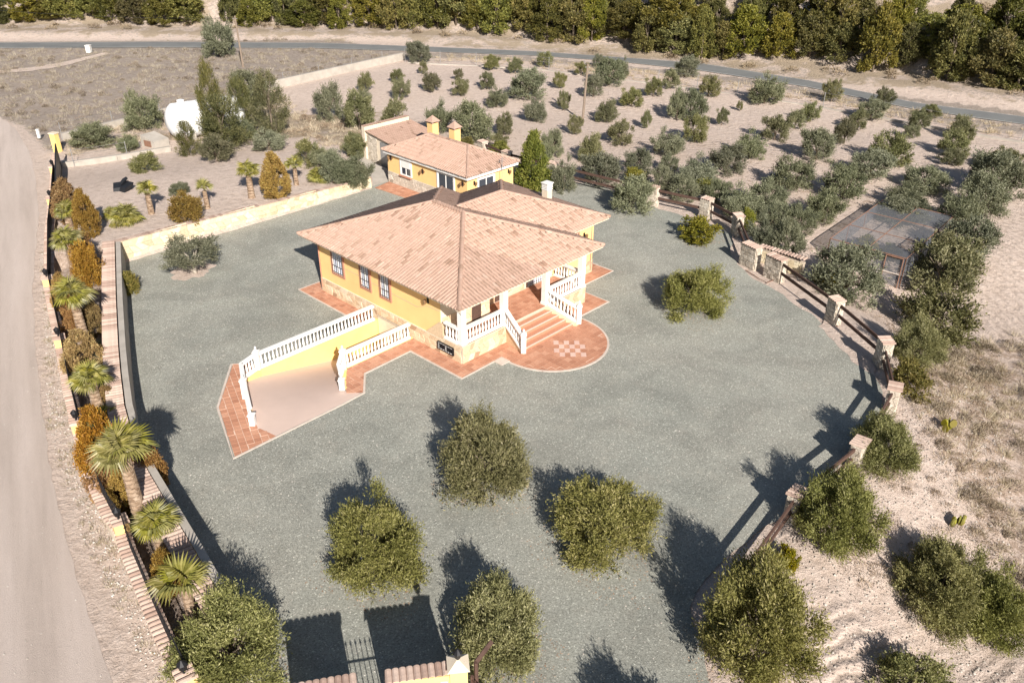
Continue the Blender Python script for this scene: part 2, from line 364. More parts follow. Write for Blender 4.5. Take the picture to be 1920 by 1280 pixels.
M['polewood'] = m_plain('pole_wood', (.27, .21, .16), (.19, .15, .12), 6)
M['bark'] = m_plain('bark', (.20, .16, .12), (.12, .095, .07), 6, .95, .02, 12)
M['palebark'] = m_plain('pale_bark', (.46, .41, .35), (.32, .28, .23), 6, .95, .015, 12)
M['palmtrunk'] = m_var('palm_trunk', [(0, (.17, .11, .07)), (.5, (.31, .22, .15)), (1, (.42, .32, .235))], 14, .35, .95, .01)
M['metal'] = m_plain('galvanised', (.42, .42, .42), (.32, .32, .32), 5, .5, 0, 30, .5)
M['rust'] = m_plain('rusty_steel', (.27, .15, .10), (.18, .10, .075), 6, .85)
M['tank'] = m_plain('tank_paint', (.82, .82, .82), (.74, .74, .74), 1, .4)
M['black'] = m_plain('black_plastic', (.02, .022, .026), (.012, .013, .016), 2, .5)
M['rock'] = m_var('loose_stone', [(0, (.35, .30, .25)), (.5, (.55, .50, .44)), (1, (.78, .74, .68))], 8, .2, .9, 0)
OL = [(0, (.05, .058, .024)), (.35, (.125, .13, .052)), (.7, (.21, .205, .095)), (1, (.33, .31, .17))]
M['olive'] = m_leaf('olive_leaves', OL, .22, .018, .2)
M['olive_near'] = m_leaf('olive_leaves_sunny', [(0, (.055, .055, .016)), (.35, (.150, .152, .045)), (.7, (.275, .262, .092)), (1, (.43, .39, .20))], .25, .012, .15)
M['greyolive'] = m_leaf('grey_olive_leaves', [(0, (.06, .07, .042)), (.4, (.15, .16, .092)), (.75, (.24, .245, .15)), (1, (.34, .34, .235))], .2, .015, .2)
M['yellow'] = m_leaf('yellow_green_leaves', [(0, (.07, .08, .01)), (.4, (.17, .17, .02)), (.8, (.30, .26, .035)), (1, (.40, .33, .07))], .3, .02, .2)
M['pine'] = m_leaf('pine_needles', [(0, (.032, .036, .01)), (.35, (.098, .098, .023)), (.7, (.19, .17, .038)), (1, (.29, .25, .07))], .2, .02, .35)
M['wisp'] = m_leaf('young_pine', [(0, (.035, .04, .015)), (.4, (.09, .092, .032)), (.8, (.17, .155, .06)), (1, (.25, .22, .10))], .2, .01, .15)
M['conifer'] = m_leaf('conifer_sprays', [(0, (.05, .07, .012)), (.5, (.13, .145, .022)), (1, (.24, .23, .05))], .2, .01, .1)
M['thuja'] = m_leaf('browned_thuja', [(0, (.10, .05, .015)), (.35, (.20, .115, .03)), (.6, (.30, .165, .045)), (.8, (.36, .24, .06)), (1, (.46, .33, .12))], .2, .015, .25)
M['palm'] = m_leaf('palm_leaf', [(0, (.09, .09, .02)), (.5, (.25, .235, .05)), (1, (.44, .39, .14))], .3, .01, .15, .4, .4)
M['grass'] = m_leaf('dry_grass', [(0, (.22, .18, .13)), (.5, (.42, .35, .26)), (1, (.60, .53, .41))], .2, .01, .2)
M['scrub'] = m_leaf('dry_scrub', [(0, (.11, .08, .055)), (.45, (.26, .20, .14)), (.8, (.38, .30, .21)), (1, (.50, .42, .31))], .15, .01, .2)
def m_mesh():
    m, t, b, o = newmat('wire_netting'); N = NT(t); b.inputs['Base Color'].default_value = (.24, .25, .27, 1); b.inputs['Roughness'].default_value = .6
    tr = N.n('ShaderNodeBsdfTransparent'); mx = N.n('ShaderNodeMixShader'); mx.inputs[0].default_value = .4
    N.l(tr.outputs[0], mx.inputs[1]); N.l(b.outputs[0], mx.inputs[2]); N.l(mx.outputs[0], o.inputs[0]); return m
M['net'] = m_mesh()

# ------------------------------------------------------------------ ground
def lines(a): return np.concatenate([np.arange(s0, s1, st) for s0, s1, st in a])
gx = lines([(-420, -160, 20), (-160, -60, 2.5), (-60, 60, .5), (60, 160, 2.5), (160, 421, 20)])
gy = lines([(-200, 0, 12), (0, 8, 2), (8, 72, .5), (72, 150, .9), (150, 260, 5), (260, 700, 30)])
GX, GY = np.meshgrid(gx, gy)
GZ = TZ(GX, GY)
GZ = np.where(GY > 220, np.minimum(GZ, 45), GZ)
GZ = GZ - .03
GZ = np.where(sdpoly(RAMP, GX, GY) > -.75, -3.2, GZ)
ny, nx = GX.shape
Vt = np.stack([GX.ravel(), GY.ravel(), GZ.ravel()], 1)
ii = (np.arange(ny - 1)[:, None] * nx + np.arange(nx - 1)[None]).ravel()
Fq = np.stack([ii, ii + 1, ii + nx + 1, ii + nx], 1)
gme = fast_mesh('ground', Vt, Fq, np.zeros(len(Fq)), M['ground'], True)
FIELD = pxpoly([(-500, 85), (0, 78), (300, 76), (640, 75), (757, 100), (740, 112), (520, 158), (480, 180), (240, 226), (112, 258), (104, 290), (85, 280), (40, 235), (-60, 205), (-500, 200)])
TANKZ = pxpoly([(112, 262), (240, 232), (520, 165), (560, 205), (700, 235), (690, 262), (640, 300), (560, 262), (480, 268), (340, 262), (250, 265), (120, 300)])
def blob(px, py, r):
    p = G(px, py); return np.exp(-((GX - p[0]) ** 2 + (GY - p[1]) ** 2) / (r * r))
hb = hill_base(GX)
zfield = np.clip(sstep(-1, 1, sdpoly(FIELD, GX, GY)) * .85 + .5 * sstep(-1, 1, sdpoly(TANKZ, GX, GY)), 0, 1)
rdd = -sdpoly(ROADP, GX, GY)
zfield = np.maximum(zfield, .68 * (1 - sstep(2.2, 6, rdd)) * (sdpoly(ROADP, GX, GY) < 0) * ((GY - hb) < -8))
zfield = np.maximum(zfield, .5 * sstep(-9, -3, GY - hb) * (GY > 50)); zdry = .62 * sstep(-9, -2, GY - hb) * (GY > 50) + .5 * sstep(-1, 1, sdpoly(TANKZ, GX, GY))
zdry = np.clip(zdry + .6 * blob(640, 235, 6), 0, 1) * .9
BANKB = pxpoly([(1700, 640), (1790, 600), (1920, 560), (2100, 700), (2100, 1000), (1920, 1050), (1860, 980), (1790, 870), (1720, 780)])
zb = .62 * sstep(-1.5, 1.5, sdpoly(BANKB, GX, GY)) * .85
ORCH = pxpoly([(560, 262), (690, 235), (760, 240), (960, 225), (1280, 250), (1560, 270), (1830, 420), (1760, 500), (1700, 640), (1540, 560), (1400, 470), (1230, 370), (1060, 320)])
zb = np.maximum(zb, .36 * sstep(-2, 3, sdpoly(ORCH, GX, GY)))
VERGE = pxpoly([(75, 470), (105, 470), (120, 640), (150, 830), (230, 1000), (350, 1290), (290, 1290), (150, 1000), (90, 800)])
zb = np.maximum(zb, .24 * sstep(-.5, .5, sdpoly(VERGE, GX, GY)))
zb = np.maximum(zb, .6 * sstep(-.3, .3, sdpoly(STRIP, GX, GY)))
FUR = pxpoly([(1540, 1290), (1440, 1180), (1560, 1100), (1700, 1130), (1800, 1190), (1960, 1150), (2000, 1500), (1500, 1500)])
FUR2 = pxpoly([(1780, 540), (1830, 420), (1930, 380), (2000, 420), (1980, 560), (1850, 610)])
zf = np.maximum(sstep(-1, 1, sdpoly(FUR, GX, GY)), .45 * sstep(-1, 1, sdpoly(FUR2, GX, GY)))
zf = np.maximum(zf, .35 * sstep(-2, 2, sdpoly(pxpoly([(980, 190), (1240, 170), (1700, 260), (1780, 330), (1500, 300), (1150, 280)]), GX, GY)))
for nm, arr in (('zfield', zfield), ('zdry', zdry), ('zbrown', zb), ('zfurrow', zf)):
    at = gme.attributes.new(nm, 'FLOAT', 'POINT'); at.data.foreach_set('value', arr.ravel().astype(np.float32))
go = bpy.data.objects.new('ground', gme); COL.objects.link(go); go['kind'] = 'structure'

def jitter(P, step=.5, amp=.12, seed=0):
    rg = random.Random(seed); out = []
    for i in range(len(P)):
        a, b = np.array(P[i][:2]), np.array(P[(i + 1) % len(P)][:2]); n = max(1, int(np.hypot(*(b - a)) / step))
        for k in range(n): out.append(tuple(a + (b - a) * k / n + np.array([rg.uniform(-amp, amp), rg.uniform(-amp, amp)])))
    return out
def sheet(name, outer, mat, z, holes=(), kind='structure', parent=None):
    loops = [[Vector((p[0], p[1], 0)) for p in outer]] + [[Vector((p[0], p[1], 0)) for p in h] for h in holes]
    flat = [p for lp in loops for p in lp]; mb = MB()
    tris = tessellate_polygon(loops); fs = []
    for t3 in tris:
        q = [flat[i] for i in t3]; n = (q[1] - q[0]).cross(q[2] - q[0]).z
        if abs(n) < 1e-9: continue
        fs.append(t3 if n > 0 else t3[::-1])
    zz = z if callable(z) else (lambda x, y: z)
    mb.raw([(p.x, p.y, zz(p.x, p.y)) for p in flat], fs)
    return mb.build(name, mat, parent, False, kind)
sheet('gravel_yard', jitter(YARD, .6, .1, 1), M['gravel'], .02, [RAMP])
def strip_sheet(name, A, B, mat, zoff, n=6):
    mb = MB()
    def dens(P):
        o = []
        for i in range(len(P) - 1):
            a, b = np.array(P[i]), np.array(P[i + 1]); k = max(1, int(np.hypot(*(b - a)) / 2.5))
            o += [a + (b - a) * j / k for j in range(k)]
        return o + [np.array(P[-1])]
    m = 120
    def resamp(P):
        P = np.array(P); s = np.r_[0, np.cumsum(np.hypot(*np.diff(P, axis=0).T))]; q = np.linspace(0, s[-1], m)
        return np.stack([np.interp(q, s, P[:, 0]), np.interp(q, s, P[:, 1])], 1)
    a, b = resamp(A), resamp(B); vs = []
    for i in range(m):
        for k in range(n + 1):
            p = a[i] + (b[i] - a[i]) * k / n; vs.append((p[0], p[1], zoff))
    fs = []
    for i in range(m - 1):
        for k in range(n): q = i * (n + 1) + k; fs.append((q, q + n + 1, q + n + 2, q + 1))
    v = [Vector(vs[j]) for j in fs[0]]
    if (v[1] - v[0]).cross(v[2] - v[0]).z < 0: fs = [f[::-1] for f in fs]
    mb.raw(vs, fs); return structure(mb, name, mat)
RU, RL = pxpoly(ROAD_UP), pxpoly(ROAD_LO)
strip_sheet('asphalt_road', RU, RL, M['asphalt'], .03)
def lerp2(A, B, t): 
    m = len(A); return [tuple(np.array(A[i]) * (1 - t) + np.array(B[i]) * t) for i in range(m)]
strip_sheet('road_marking', lerp2(RU, RL, .93), lerp2(RU, RL, .965), M['line'], .036)
strip_sheet('road_marking', lerp2(RU, RL, .035), lerp2(RU, RL, .06), M['line'], .036)
sheet('dirt_road', jitter(LROAD, .6, .05, 2), M['dirt'], -.02)
sheet('footpath', jitter(pxpoly([(-40, 138), (0, 133), (60, 127), (115, 117), (165, 106), (200, 99), (205, 102), (170, 110), (120, 123), (60, 134), (0, 140), (-40, 145)]), .6, .12, 8), M['ground'], lambda x, y: T(x, y) + .03)
# pale soil rings around the yard trees and the bare patch by the fence
def patch(px, py, rx, ry, seed, z=.026):
    c = G(px, py); rg = random.Random(seed)
    ph = [rg.uniform(0, 6.28) for _ in range(4)]
    P = []
    for k in range(60):
        a = k / 60 * 6.2832; q = 1 + .15 * math.sin(2 * a + ph[0]) + .1 * math.sin(5 * a + ph[1]) + .07 * math.sin(9 * a + ph[2]) + rg.uniform(-.06, .06)
        P.append((c[0] + rx * q * math.cos(a), c[1] + ry * q * math.sin(a)))
    return sheet('soil_patch', P, M['ground'], z)
for i, a in enumerate([(360, 508, 1.2, 1.15)]): patch(*a, seed=i)
sheet('soil_patch', jitter(pxpoly([(1545, 600), (1575, 612), (1640, 690), (1646, 712), (1600, 680), (1565, 640), (1535, 612)]), .4, .1, 5), M['ground'], .027)

# ------------------------------------------------------------------ shared pieces
def barrel(L, r0, r1, seg=5, thick=.018):
    "a barrel tile lying along +Y (downhill end at y=0), arched up"
    V = []; 
    for y, r in ((0, r0), (L, r1)):
        for q in (r, r - thick):
            for k in range(seg + 1):
                a = math.pi * k / seg; V.append((-q * math.cos(a), y, q * math.sin(a) * .85))
    n = seg + 1; Fc = []
    for k in range(seg):
        Fc.append((k, k + 1, 2 * n + k + 1, 2 * n + k))          # outer
        Fc.append((k + 1, k, n + k, n + k + 1))                    # lower end ring
    return V, Fc
def face_basis(A, B, up):
    "A->B along the eave; up: vector up the slope"
    ex = (Vector(B) - Vector(A)).normalized(); ey = Vector(up).normalized(); ez = ex.cross(ey)
    if ez.z < 0: ex = -ex; ez = ex.cross(ey)
    return ex, ey, ez
TW, TL = .205, .36
bV, bF = barrel(.385, .091, .082, 5, .010)
TILE_VARS = []
for k in range(14):
    mb = MB(); mb.raw(bV, bF, (k + .5) / 14); TILE_VARS.append(mb.mesh('roof_tile', M['roof']))
CAM = Vector((0, 0, CAMH))
def rand_tv(rg):
    x = rg.gauss(.5, .15); 
    if rg.random() < .05: x = rg.uniform(0, .15)
    return min(.99, max(.01, x))
def roof_tiles(poly, A, B, up, rg, out, tw=TW, tl=TL):
    ex, ey, ez = face_basis(A, B, up); O = Vector(A)
    P2 = [((Vector(p) - O).dot(ex), (Vector(p) - O).dot(ey)) for p in poly]
    xs = [p[0] for p in P2]; ys = [p[1] for p in P2]
    nxn = int((max(xs) - min(xs)) / tw) + 1; nyn = int((max(ys) - min(ys)) / tl) + 1
    cx = np.array([min(xs) + (i + .5) * tw for i in range(nxn)]); cy = np.array([min(ys) - .06 + j * tl for j in range(nyn)])
    X, Y = np.meshgrid(cx, cy); d = sdpoly([(a, b) for a, b in P2], X, Y + tl * .5)
    for j in range(nyn):
        for i in range(nxn):
            if d[j, i] > -.02:
                jit = rg.uniform(-.008, .008)
                p = O + ex * (cx[i] + jit) + ey * (cy[j] + rg.uniform(-.012, .012)) + ez * (.028 + rg.uniform(0, .006))
                m = rotm(ex, (ey - ez * .018).normalized(), ez); yaw = rg.uniform(-.03, .03)
                out.append((p, m @ Matrix.Rotation(yaw, 3, 'Z'), rand_tv(rg)))
def ridge_tiles(a, b, rg, out, r=1.25):
    a, b = Vector(a), Vector(b); d = (b - a); L = d.length; ey = d.normalized(); ex = ey.cross(Vector((0, 0, 1))).normalized(); ez = ex.cross(ey)
    n = int(L / .36)
    for k in range(n): out.append((a + ey * (k * L / n) + ez * .055, rotm(ex * r, ey, ez * r * 1.1), rand_tv(rg)))
def emit_tiles(tiles, parent, root, n_ind, name='roof_tile', mat=None):
    tiles = sorted(tiles, key=lambda t: (t[0] - CAM).length)
    for k, (p, m, tv) in enumerate(tiles[:n_ind]): inst(name, TILE_VARS[int(tv * 14)], p, parent, m)
    rest = tiles[n_ind:]
    if not rest: return
    bv = np.array(bV); bf = np.array(bF); n = len(rest)
    Mx = np.array([[list(r_) for r_ in t[1]] for t in rest]); Pp = np.array([list(t[0]) for t in rest])
    V = np.einsum('nij,kj->nki', Mx, bv) + Pp[:, None, :]
    off = np.array(ORG[root.name]); V = (V - off).reshape(-1, 3)
    Fc = (bf[None] + (np.arange(n) * len(bv))[:, None, None]).reshape(-1, 4)
    tv = np.repeat([t[2] for t in rest], len(bf))
    me = fast_mesh(name, V, Fc, tv, mat or M['roof']); o = bpy.data.objects.new(name, me); COL.objects.link(o); o.parent = parent; o['kind'] = 'stuff'
def stones(parent, P0, ex, L, H, nrm, mat, s=.34, gap=.028, t=.022, seed=0, ind=True, clip=None, name='stone'):
    "irregular flat stones on a wall face; P0 lower-left corner"
    rg = random.Random(seed); P0 = Vector(P0); ex = Vector(ex).normalized(); nrm = Vector(nrm).normalized(); ez = Vector((0, 0, 1))
    nr = max(1, round(H / (s * .82))); nc = max(1, round(L / s)); hh = H / nr; ww = L / nc
    g = {}
    for r_ in range(nr + 1):
        for c in range(-1, nc + 2):
            jx = rg.uniform(-.3, .3) * ww + (.5 * ww if r_ % 2 else 0); jz = rg.uniform(-.2, .2) * hh if 0 < r_ < nr else 0
            g[r_, c] = (min(L, max(0, c * ww + jx)), r_ * hh + jz)
    joined = MB()
    for r_ in range(nr):
        for c in range(-1, nc + 1):
            q = [g[r_, c], g[r_, c + 1], g[r_ + 1, c + 1], g[r_ + 1, c]]
            if r_ % 2 == 0 and rg.random() < .5: m_ = ((q[1][0] + q[2][0]) / 2 + .03, (q[1][1] + q[2][1]) / 2); q.insert(2, (min(L, m_[0]), m_[1]))
            cx = sum(p[0] for p in q) / len(q); cz = sum(p[1] for p in q) / len(q)
            w_ = max(p[0] for p in q) - min(p[0] for p in q)
            if w_ < .09: continue
            if clip and clip(cx, cz): continue
            k1 = 1 - gap / max(.12, w_) ; k2 = k1 - .1; tt = t * rg.uniform(.7, 1.3)
            lo = [P0 + ex * (cx + (p[0] - cx) * k1) + ez * (cz + (p[1] - cz) * k1) + nrm * .001 for p in q]
            hi = [P0 + ex * (cx + (p[0] - cx) * k2) + ez * (cz + (p[1] - cz) * k2) + nrm * tt for p in q]
            n = len(q); fs = [tuple(range(n, 2 * n))] + [(i, (i + 1) % n, n + (i + 1) % n, n + i) for i in range(n)]
            if ex.cross(ez).dot(nrm) < 0: fs = [f[::-1] for f in fs]
            tv = min(.99, max(.01, rg.gauss(.5, .28)))
            if ind: mb = MB(); mb.raw(lo + hi, fs, tv); mb.build(name, mat, parent)
            else: joined.raw(lo + hi, fs, tv)
    if not ind and joined.f: joined.build(name, mat, parent, kind='stuff')
def clip_poly(sub, win):
    "Sutherland-Hodgman of sub by convex counter-clockwise win"
    out = sub
    for i in range(len(win)):
        a, b = win[i], win[(i + 1) % len(win)]; src = out; out = []
        if not src: break
        ins = lambda p: (b[0] - a[0]) * (p[1] - a[1]) - (b[1] - a[1]) * (p[0] - a[0]) >= -1e-9
        for j in range(len(src)):
            p, q = src[j - 1], src[j]; ip, iq = ins(p), ins(q)
            if ip != iq:
                d1 = (b[0] - a[0]) * (p[1] - a[1]) - (b[1] - a[1]) * (p[0] - a[0]); d2 = (b[0] - a[0]) * (q[1] - a[1]) - (b[1] - a[1]) * (q[0] - a[0])
                t = d1 / (d1 - d2); out.append((p[0] + (q[0] - p[0]) * t, p[1] + (q[1] - p[1]) * t))
            if iq: out.append(q)
    return out
def area2(P): return .5 * sum(P[i - 1][0] * P[i][1] - P[i][0] * P[i - 1][1] for i in range(len(P)))
PAVE_VARS = []
PT = .305
def pavement(name, label, poly_uv, z, n_ind=300, ang=0.0, kerb=None, seed=0, holes=None, stagger=False):
    "a bed of pale grout with terracotta tiles on it, in house axes turned by ang"
    rg = random.Random(seed)
    bed = sheet(name, [tuple(W(u, v)[:2]) for u, v in poly_uv], M['grout'], z, [[tuple(W(u, v)[:2]) for u, v in h] for h in (holes or [])])
    if label: bed['label'] = label
    ca, sa = math.cos(ang), math.sin(ang)
    rot = lambda p: (p[0] * ca + p[1] * sa, -p[0] * sa + p[1] * ca); unrot = lambda p: (p[0] * ca - p[1] * sa, p[0] * sa + p[1] * ca)
    P = [rot(p) for p in poly_uv]
    if area2(P) < 0: P = P[::-1]
    A = np.array(P); u0, v0 = A.min(0); u1, v1 = A.max(0); g = .010; cand = []
    hp = [[rot(p) for p in h] for h in (holes or [])]
    i = 0; u = u0
    while u < u1:
        v = v0 - (PT / 2 if stagger and i % 2 else 0)
        while v < v1:
            win = [(u + g, v + g), (u + PT - g, v + g), (u + PT - g, v + PT - g), (u + g, v + PT - g)]
            cx, cy = u + PT / 2, v + PT / 2; v += PT
            if any(sdpoly(h, np.array([cx]), np.array([cy]))[0] > 0 for h in hp): continue
            c = clip_poly(P, win)
            if len(c) < 3 or abs(area2(c)) < .006: continue
            cand.append((c, abs(area2(c)) > .95 * (PT - 2 * g) ** 2))
        u += PT; i += 1
    def wp(p, zz): q = unrot(p); return W(q[0], q[1], zz)
    full = sorted([c for c in cand if c[1]], key=lambda c: (Vector(wp(c[0][0], z)) - CAM).length)
    ind = full[:n_ind]; rest = full[n_ind:] + [c for c in cand if not c[1]]
    if not PAVE_VARS:
        for k in range(10):
            mb = MB(); h = PT / 2 - .010; mb.box((0, 0, .006), (h, 0, 0), (0, h, 0), (0, 0, .006), (k + .5) / 10); PAVE_VARS.append(mb.mesh('paving_tile', M['pave']))
    Rz = Matrix.Rotation(YAW + math.pi / 2 - ang, 3, 'Z')     # local x = u axis
    for c, _ in ind:
        A = np.array(c[:4]); cx, cy = (A.min(0) + A.max(0)) / 2 if len(c) == 4 else np.array(c).mean(0)
        p = wp((cx, cy), z + .001 + rg.uniform(0, .002)); inst('paving_tile', PAVE_VARS[int(min(.99, max(0, rg.gauss(.5, .25))) * 10)], p, bed, Rz)
    if rest:
        mb = MB()
        for c, _ in rest:
            pts = [wp(p, 0) for p in c]
            mb.prism([(p[0], p[1]) for p in pts], z + .001, z + .012, min(.99, max(.01, rg.gauss(.5, .25))))
        o = mb.build('paving_tile', M['pave'], bed, kind='stuff')
    return bed
def kerb_line(pts_uv, w_, z0, z1, closed=False, name='kerb', parent=None, mat=None):
    mb = MB(); n = len(pts_uv)
    P = [np.array(p, float) for p in pts_uv]
    def nrm(i):
        a = P[i - 1] if (i > 0 or closed) else P[i]; b = P[(i + 1) % n] if (i < n - 1 or closed) else P[i]
        d = b - a; d /= np.hypot(*d); return np.array([-d[1], d[0]])
    L = [P[i] + nrm(i) * w_ / 2 for i in range(n)]; Rr = [P[i] - nrm(i) * w_ / 2 for i in range(n)]
    for i in range(n if closed else n - 1):
        j = (i + 1) % n; mb.prism([W(*L[i]), W(*L[j]), W(*Rr[j]), W(*Rr[i])], z0, z1)
    return mb.build(name, mat or M['kerb'], parent, False, 'structure' if parent is None else None)
# classical baluster, shared by all balustrades
mb = MB(); mb.lathe([(.052, 0), (.052, .03), (.034, .05), (.03, .08), (.05, .14), (.062, .2), (.058, .27), (.036, .38), (.028, .45), (.03, .5), (.05, .52), (.05, .56)], 9)
BAL = mb.mesh('baluster', M['white'], True)
def newel(mb, x, y, z, h, s=.13, cap=True, finial=True):
    mb.box((x, y, z + h / 2), (s, 0, 0), (0, s, 0), (0, 0, h / 2))
    if cap: mb.box((x, y, z + h + .025), (s + .03, 0, 0), (0, s + .03, 0), (0, 0, .025))
    if finial: mb.lathe([(s * .9, 0), (s * .75, .05), (s * .35, .09), (s * .5, .13), (s * .45, .2), (s * .1, .26)], 8, (x, y, z + h + .05))
def balustrade(label, pts, zf, hgt=.86, newels=(), spacing=.2, group='white balustrades'):
    "pts: plan (u,v) polyline; zf: base height, number or list"
    z = zf if hasattr(zf, '__len__') else [zf] * len(pts)
    root = thing('balustrade', label, 'balustrade', W(*pts[0], z[0]), group)
    for i in range(len(pts) - 1):
        a = Vector(W(*pts[i], z[i])); b = Vector(W(*pts[i + 1], z[i + 1])); d = b - a; L = d.length; e = d.normalized()
        s_ = Vector((-e.y, e.x, 0)).normalized(); up = Vector((0, 0, 1))
        for nm, z0, h, wd in (('bottom_rail', .0, .11, .09), ('top_rail', hgt - .1, .1, .1)):
            m2 = MB(); m2.box((a + b) / 2 + up * (z0 + h / 2), e * L / 2, s_ * wd, up * h / 2)
            if nm == 'top_rail': m2.box((a + b) / 2 + up * (z0 - .02), e * L / 2, s_ * wd * .7, up * .018)
            m2.build(nm, M['white'], root)
        n = max(2, round((L - .1) / spacing))
        sc = (hgt - .11 - .13) / .56
        for k in range(n): inst('baluster', BAL, a + d * ((k + .5) / n) + up * .11, root, None, (1.0, 1.0, sc))
    for (u, v, zz, h, fin) in newels:
        m2 = MB(); p = W(u, v); newel(m2, p[0], p[1], zz, h, .12, True, fin); m2.build('newel', M['white'], root)
    return root

# ------------------------------------------------------------------ main house
house = thing('villa', 'yellow single-storey villa with hipped terracotta roof, stone plinth and white columned porch', 'house', W(6, 4.5, 0))
SL = .345; ZE = 3.46
BODY = [(1.5, 0), (1.5, 3.3), (2.25, 3.3), (2.25, 12.58), (9.8, 12.58), (9.8, 9.1), (11.55, 9.1), (11.55, 0)]
mb = MB(); mb.prism([W(*p) for p in BODY], -1.9, 3.44); mb.build('wall', M['stucco'], house)
# pale render on the porch walls and the entrance recess
mb = MB(); mb.prism([W(1.5, .02), W(1.47, .02), W(1.47, 3.32), W(1.5, 3.32)], .98, 3.44); mb.prism([W(2.25, 3.33), W(2.22, 3.33), W(2.22, 9.0), W(2.25, 9.0)], .98, 3.44)
mb.build('porch_wall_facing', M['cream'], house)
# terrace
terr = MB(); terr.prism([W(0, 0), W(1.48, 0), W(1.48, 3.3), W(2.23, 3.3), W(2.23, 9.21), W(0, 9.21)], 0, .95)
terr.build('terrace_base', M['mortar'], house)
mb = MB(); mb.prism([W(-.05, -.05), W(1.46, -.05), W(1.46, 3.3), W(2.21, 3.3), W(2.21, 9.26), W(-.05, 9.26)], .951, .982); tf = mb.build('terrace_floor', M['grout'], house)
def porch_tiles():
    rg = random.Random(4); n = 0
    for i in range(7):
        for j in range(31):
            u, v = -.03 + i * PT, -.03 + j * PT
            if u + PT > (1.46 if v < 3.3 else 2.2) or v + PT > 9.26: continue
            inst('paving_tile', PAVE_VARS[rg.randrange(10)], W(u + PT / 2, v + PT / 2, .983), tf, Matrix.Rotation(YAW + math.pi / 2, 3, 'Z'))
# plinth stones
PL = .82
def pl_face(u0, v0, u1, v1, z0, z1, n, seed, mat='stone', out=.03, clip=None, ind=True, s=.34):
    a, b = Vector(W(u0, v0, z0)), Vector(W(u1, v1, z0)); nn = Vector((*(UA * n[0] + VA * n[1]), 0)); e = (b - a).normalized()
    mb = MB(); c = (a + b) / 2 + nn * (out / 2 - .01) + Vector((0, 0, (z1 - z0) / 2)); mb.box(c, e * (b - a).length / 2, nn * (out / 2 + .01), (0, 0, (z1 - z0) / 2))
    mb.build('plinth', M['mortar'], house); stones(house, a + nn * out, e, (b - a).length, z1 - z0, nn, M[mat], s=s, seed=seed, clip=clip, ind=ind)
pl_face(11.55, 0, 6.5, 0, 0, PL, (0, -1), 1); pl_face(6.5, 0, 3.85, 0, .35, PL, (0, -1), 11); pl_face(3.85, 0, 1.3, 0, 0, PL, (0, -1), 12)
pl_face(1.35, 0, 0, 0, 0, .95, (0, -1), 2); pl_face(0, 0, 0, 3.0, 0, .95, (-1, 0), 3); pl_face(0, 6.1, 0, 9.21, 0, .95, (-1, 0), 4)
pl_face(0, 9.21, 2.2, 9.21, 0, .95, (0, 1), 5, ind=False); pl_face(2.25, 9.26, 2.25, 12.58, 0, PL, (-1, 0), 6, ind=False)
pl_face(2.25, 12.58, 9.8, 12.58, 0, PL, (0, 1), 7, ind=False)
pl_face(11.55, 9.1, 11.55, 0, 0, PL, (1, 0), 8, ind=False)
pl_face(1.47, 0.1, 1.47, 3.3, .985, 1.95, (-1, 0), 9, out=.015); pl_face(2.22, 3.34, 2.22, 6.7, .985, 1.7, (-1, 0), 10, out=.015)
mb = MB(); mb.box(Vector(W(6.4, -.02, PL + .02)), Vector((*UA, 0)) * 5.1, Vector((*VA, 0)) * .035, (0, 0, .022)); mb.build('plinth_cap', M['cream'], house)
# stone ramp that rises towards the terrace on the left side
mb = MB(); a, b, c, d = W(2.6, -.02, PL + .03), W(1.3, -.02, PL + .03), W(1.3, -.02, 1.75), W(1.55, -.02, 1.75); nn = -VA * .03
mb.raw([a, b, c, d] + [np.r_[p[:2] + nn, p[2]] for p in (a, b, c, d)], [(4, 5, 6, 7), (0, 4, 7, 3), (3, 7, 6, 2), (1, 2, 6, 5), (0, 1, 5, 4)])
mb.build('sloped_stone_panel', M['stone'], house)
# soffit and eaves
def roof_part(name_mass, rect, faces, ridges, seed, n_ind):
    pass
zr1 = ZE + 5.245 * SL; zr2 = ZE + 4.4 * SL
e = {k: W(*p) for k, p in dict(A=(12.1, -.8, ZE), B=(-.76, -.8, ZE), C=(-.76, 9.69, ZE), K=(12.1, 9.69, ZE), L=(6.855, 4.445, zr1), Fp=(4.485, 4.445, zr1),
     D=(1.57, 13.17, ZE), D2=(10.37, 13.17, ZE), N=(5.97, 8.77, zr2), V1=(1.57, 9.69, ZE), V2=(10.37, 9.69, ZE), Q=(5.97, 5.29, zr2)).items()}
roof = MB(); faces = [('A', 'B', 'Fp', 'L'), ('B', 'C', 'Fp'), ('K', 'A', 'L'), ('V1', 'Q', 'V2', 'K', 'L', 'Fp', 'C'), ('D', 'D2', 'N'), ('V1', 'D', 'N', 'Q'), ('D2', 'V2', 'Q', 'N')]
for f in faces:
    pts = [Vector(e[k]) for k in f]
    for t3 in tessellate_polygon([pts]):
        q = [pts[i] for i in t3]; n = (q[1] - q[0]).cross(q[2] - q[0]); q = q if n.z > 0 else q[::-1]; roof.poly([p for p in q])
rf = roof.build('roof', M['deck'], house)
sf = MB()
sf.prism([W(-.72, -.76), W(12.06, -.76), W(12.06, 9.65), W(10.33, 9.65), W(10.33, 13.13), W(1.61, 13.13), W(1.61, 9.65), W(-.72, 9.65)], ZE - .10, ZE - .006, bot=True)
sfo = sf.build('eave_soffit', M['cream'], house)
tiles = []; rg = random.Random(11)
UZ = Vector((0, 0, 1)); u3, v3 = Vector((*UA, 0)), Vector((*VA, 0))
def P3(keys): return [Vector(e[k]) for k in keys]
roof_tiles(P3(faces[0]), e['A'], e['B'], v3 + UZ * SL, rg, tiles)
roof_tiles(P3(faces[1]), e['B'], e['C'], u3 + UZ * SL, rg, tiles)
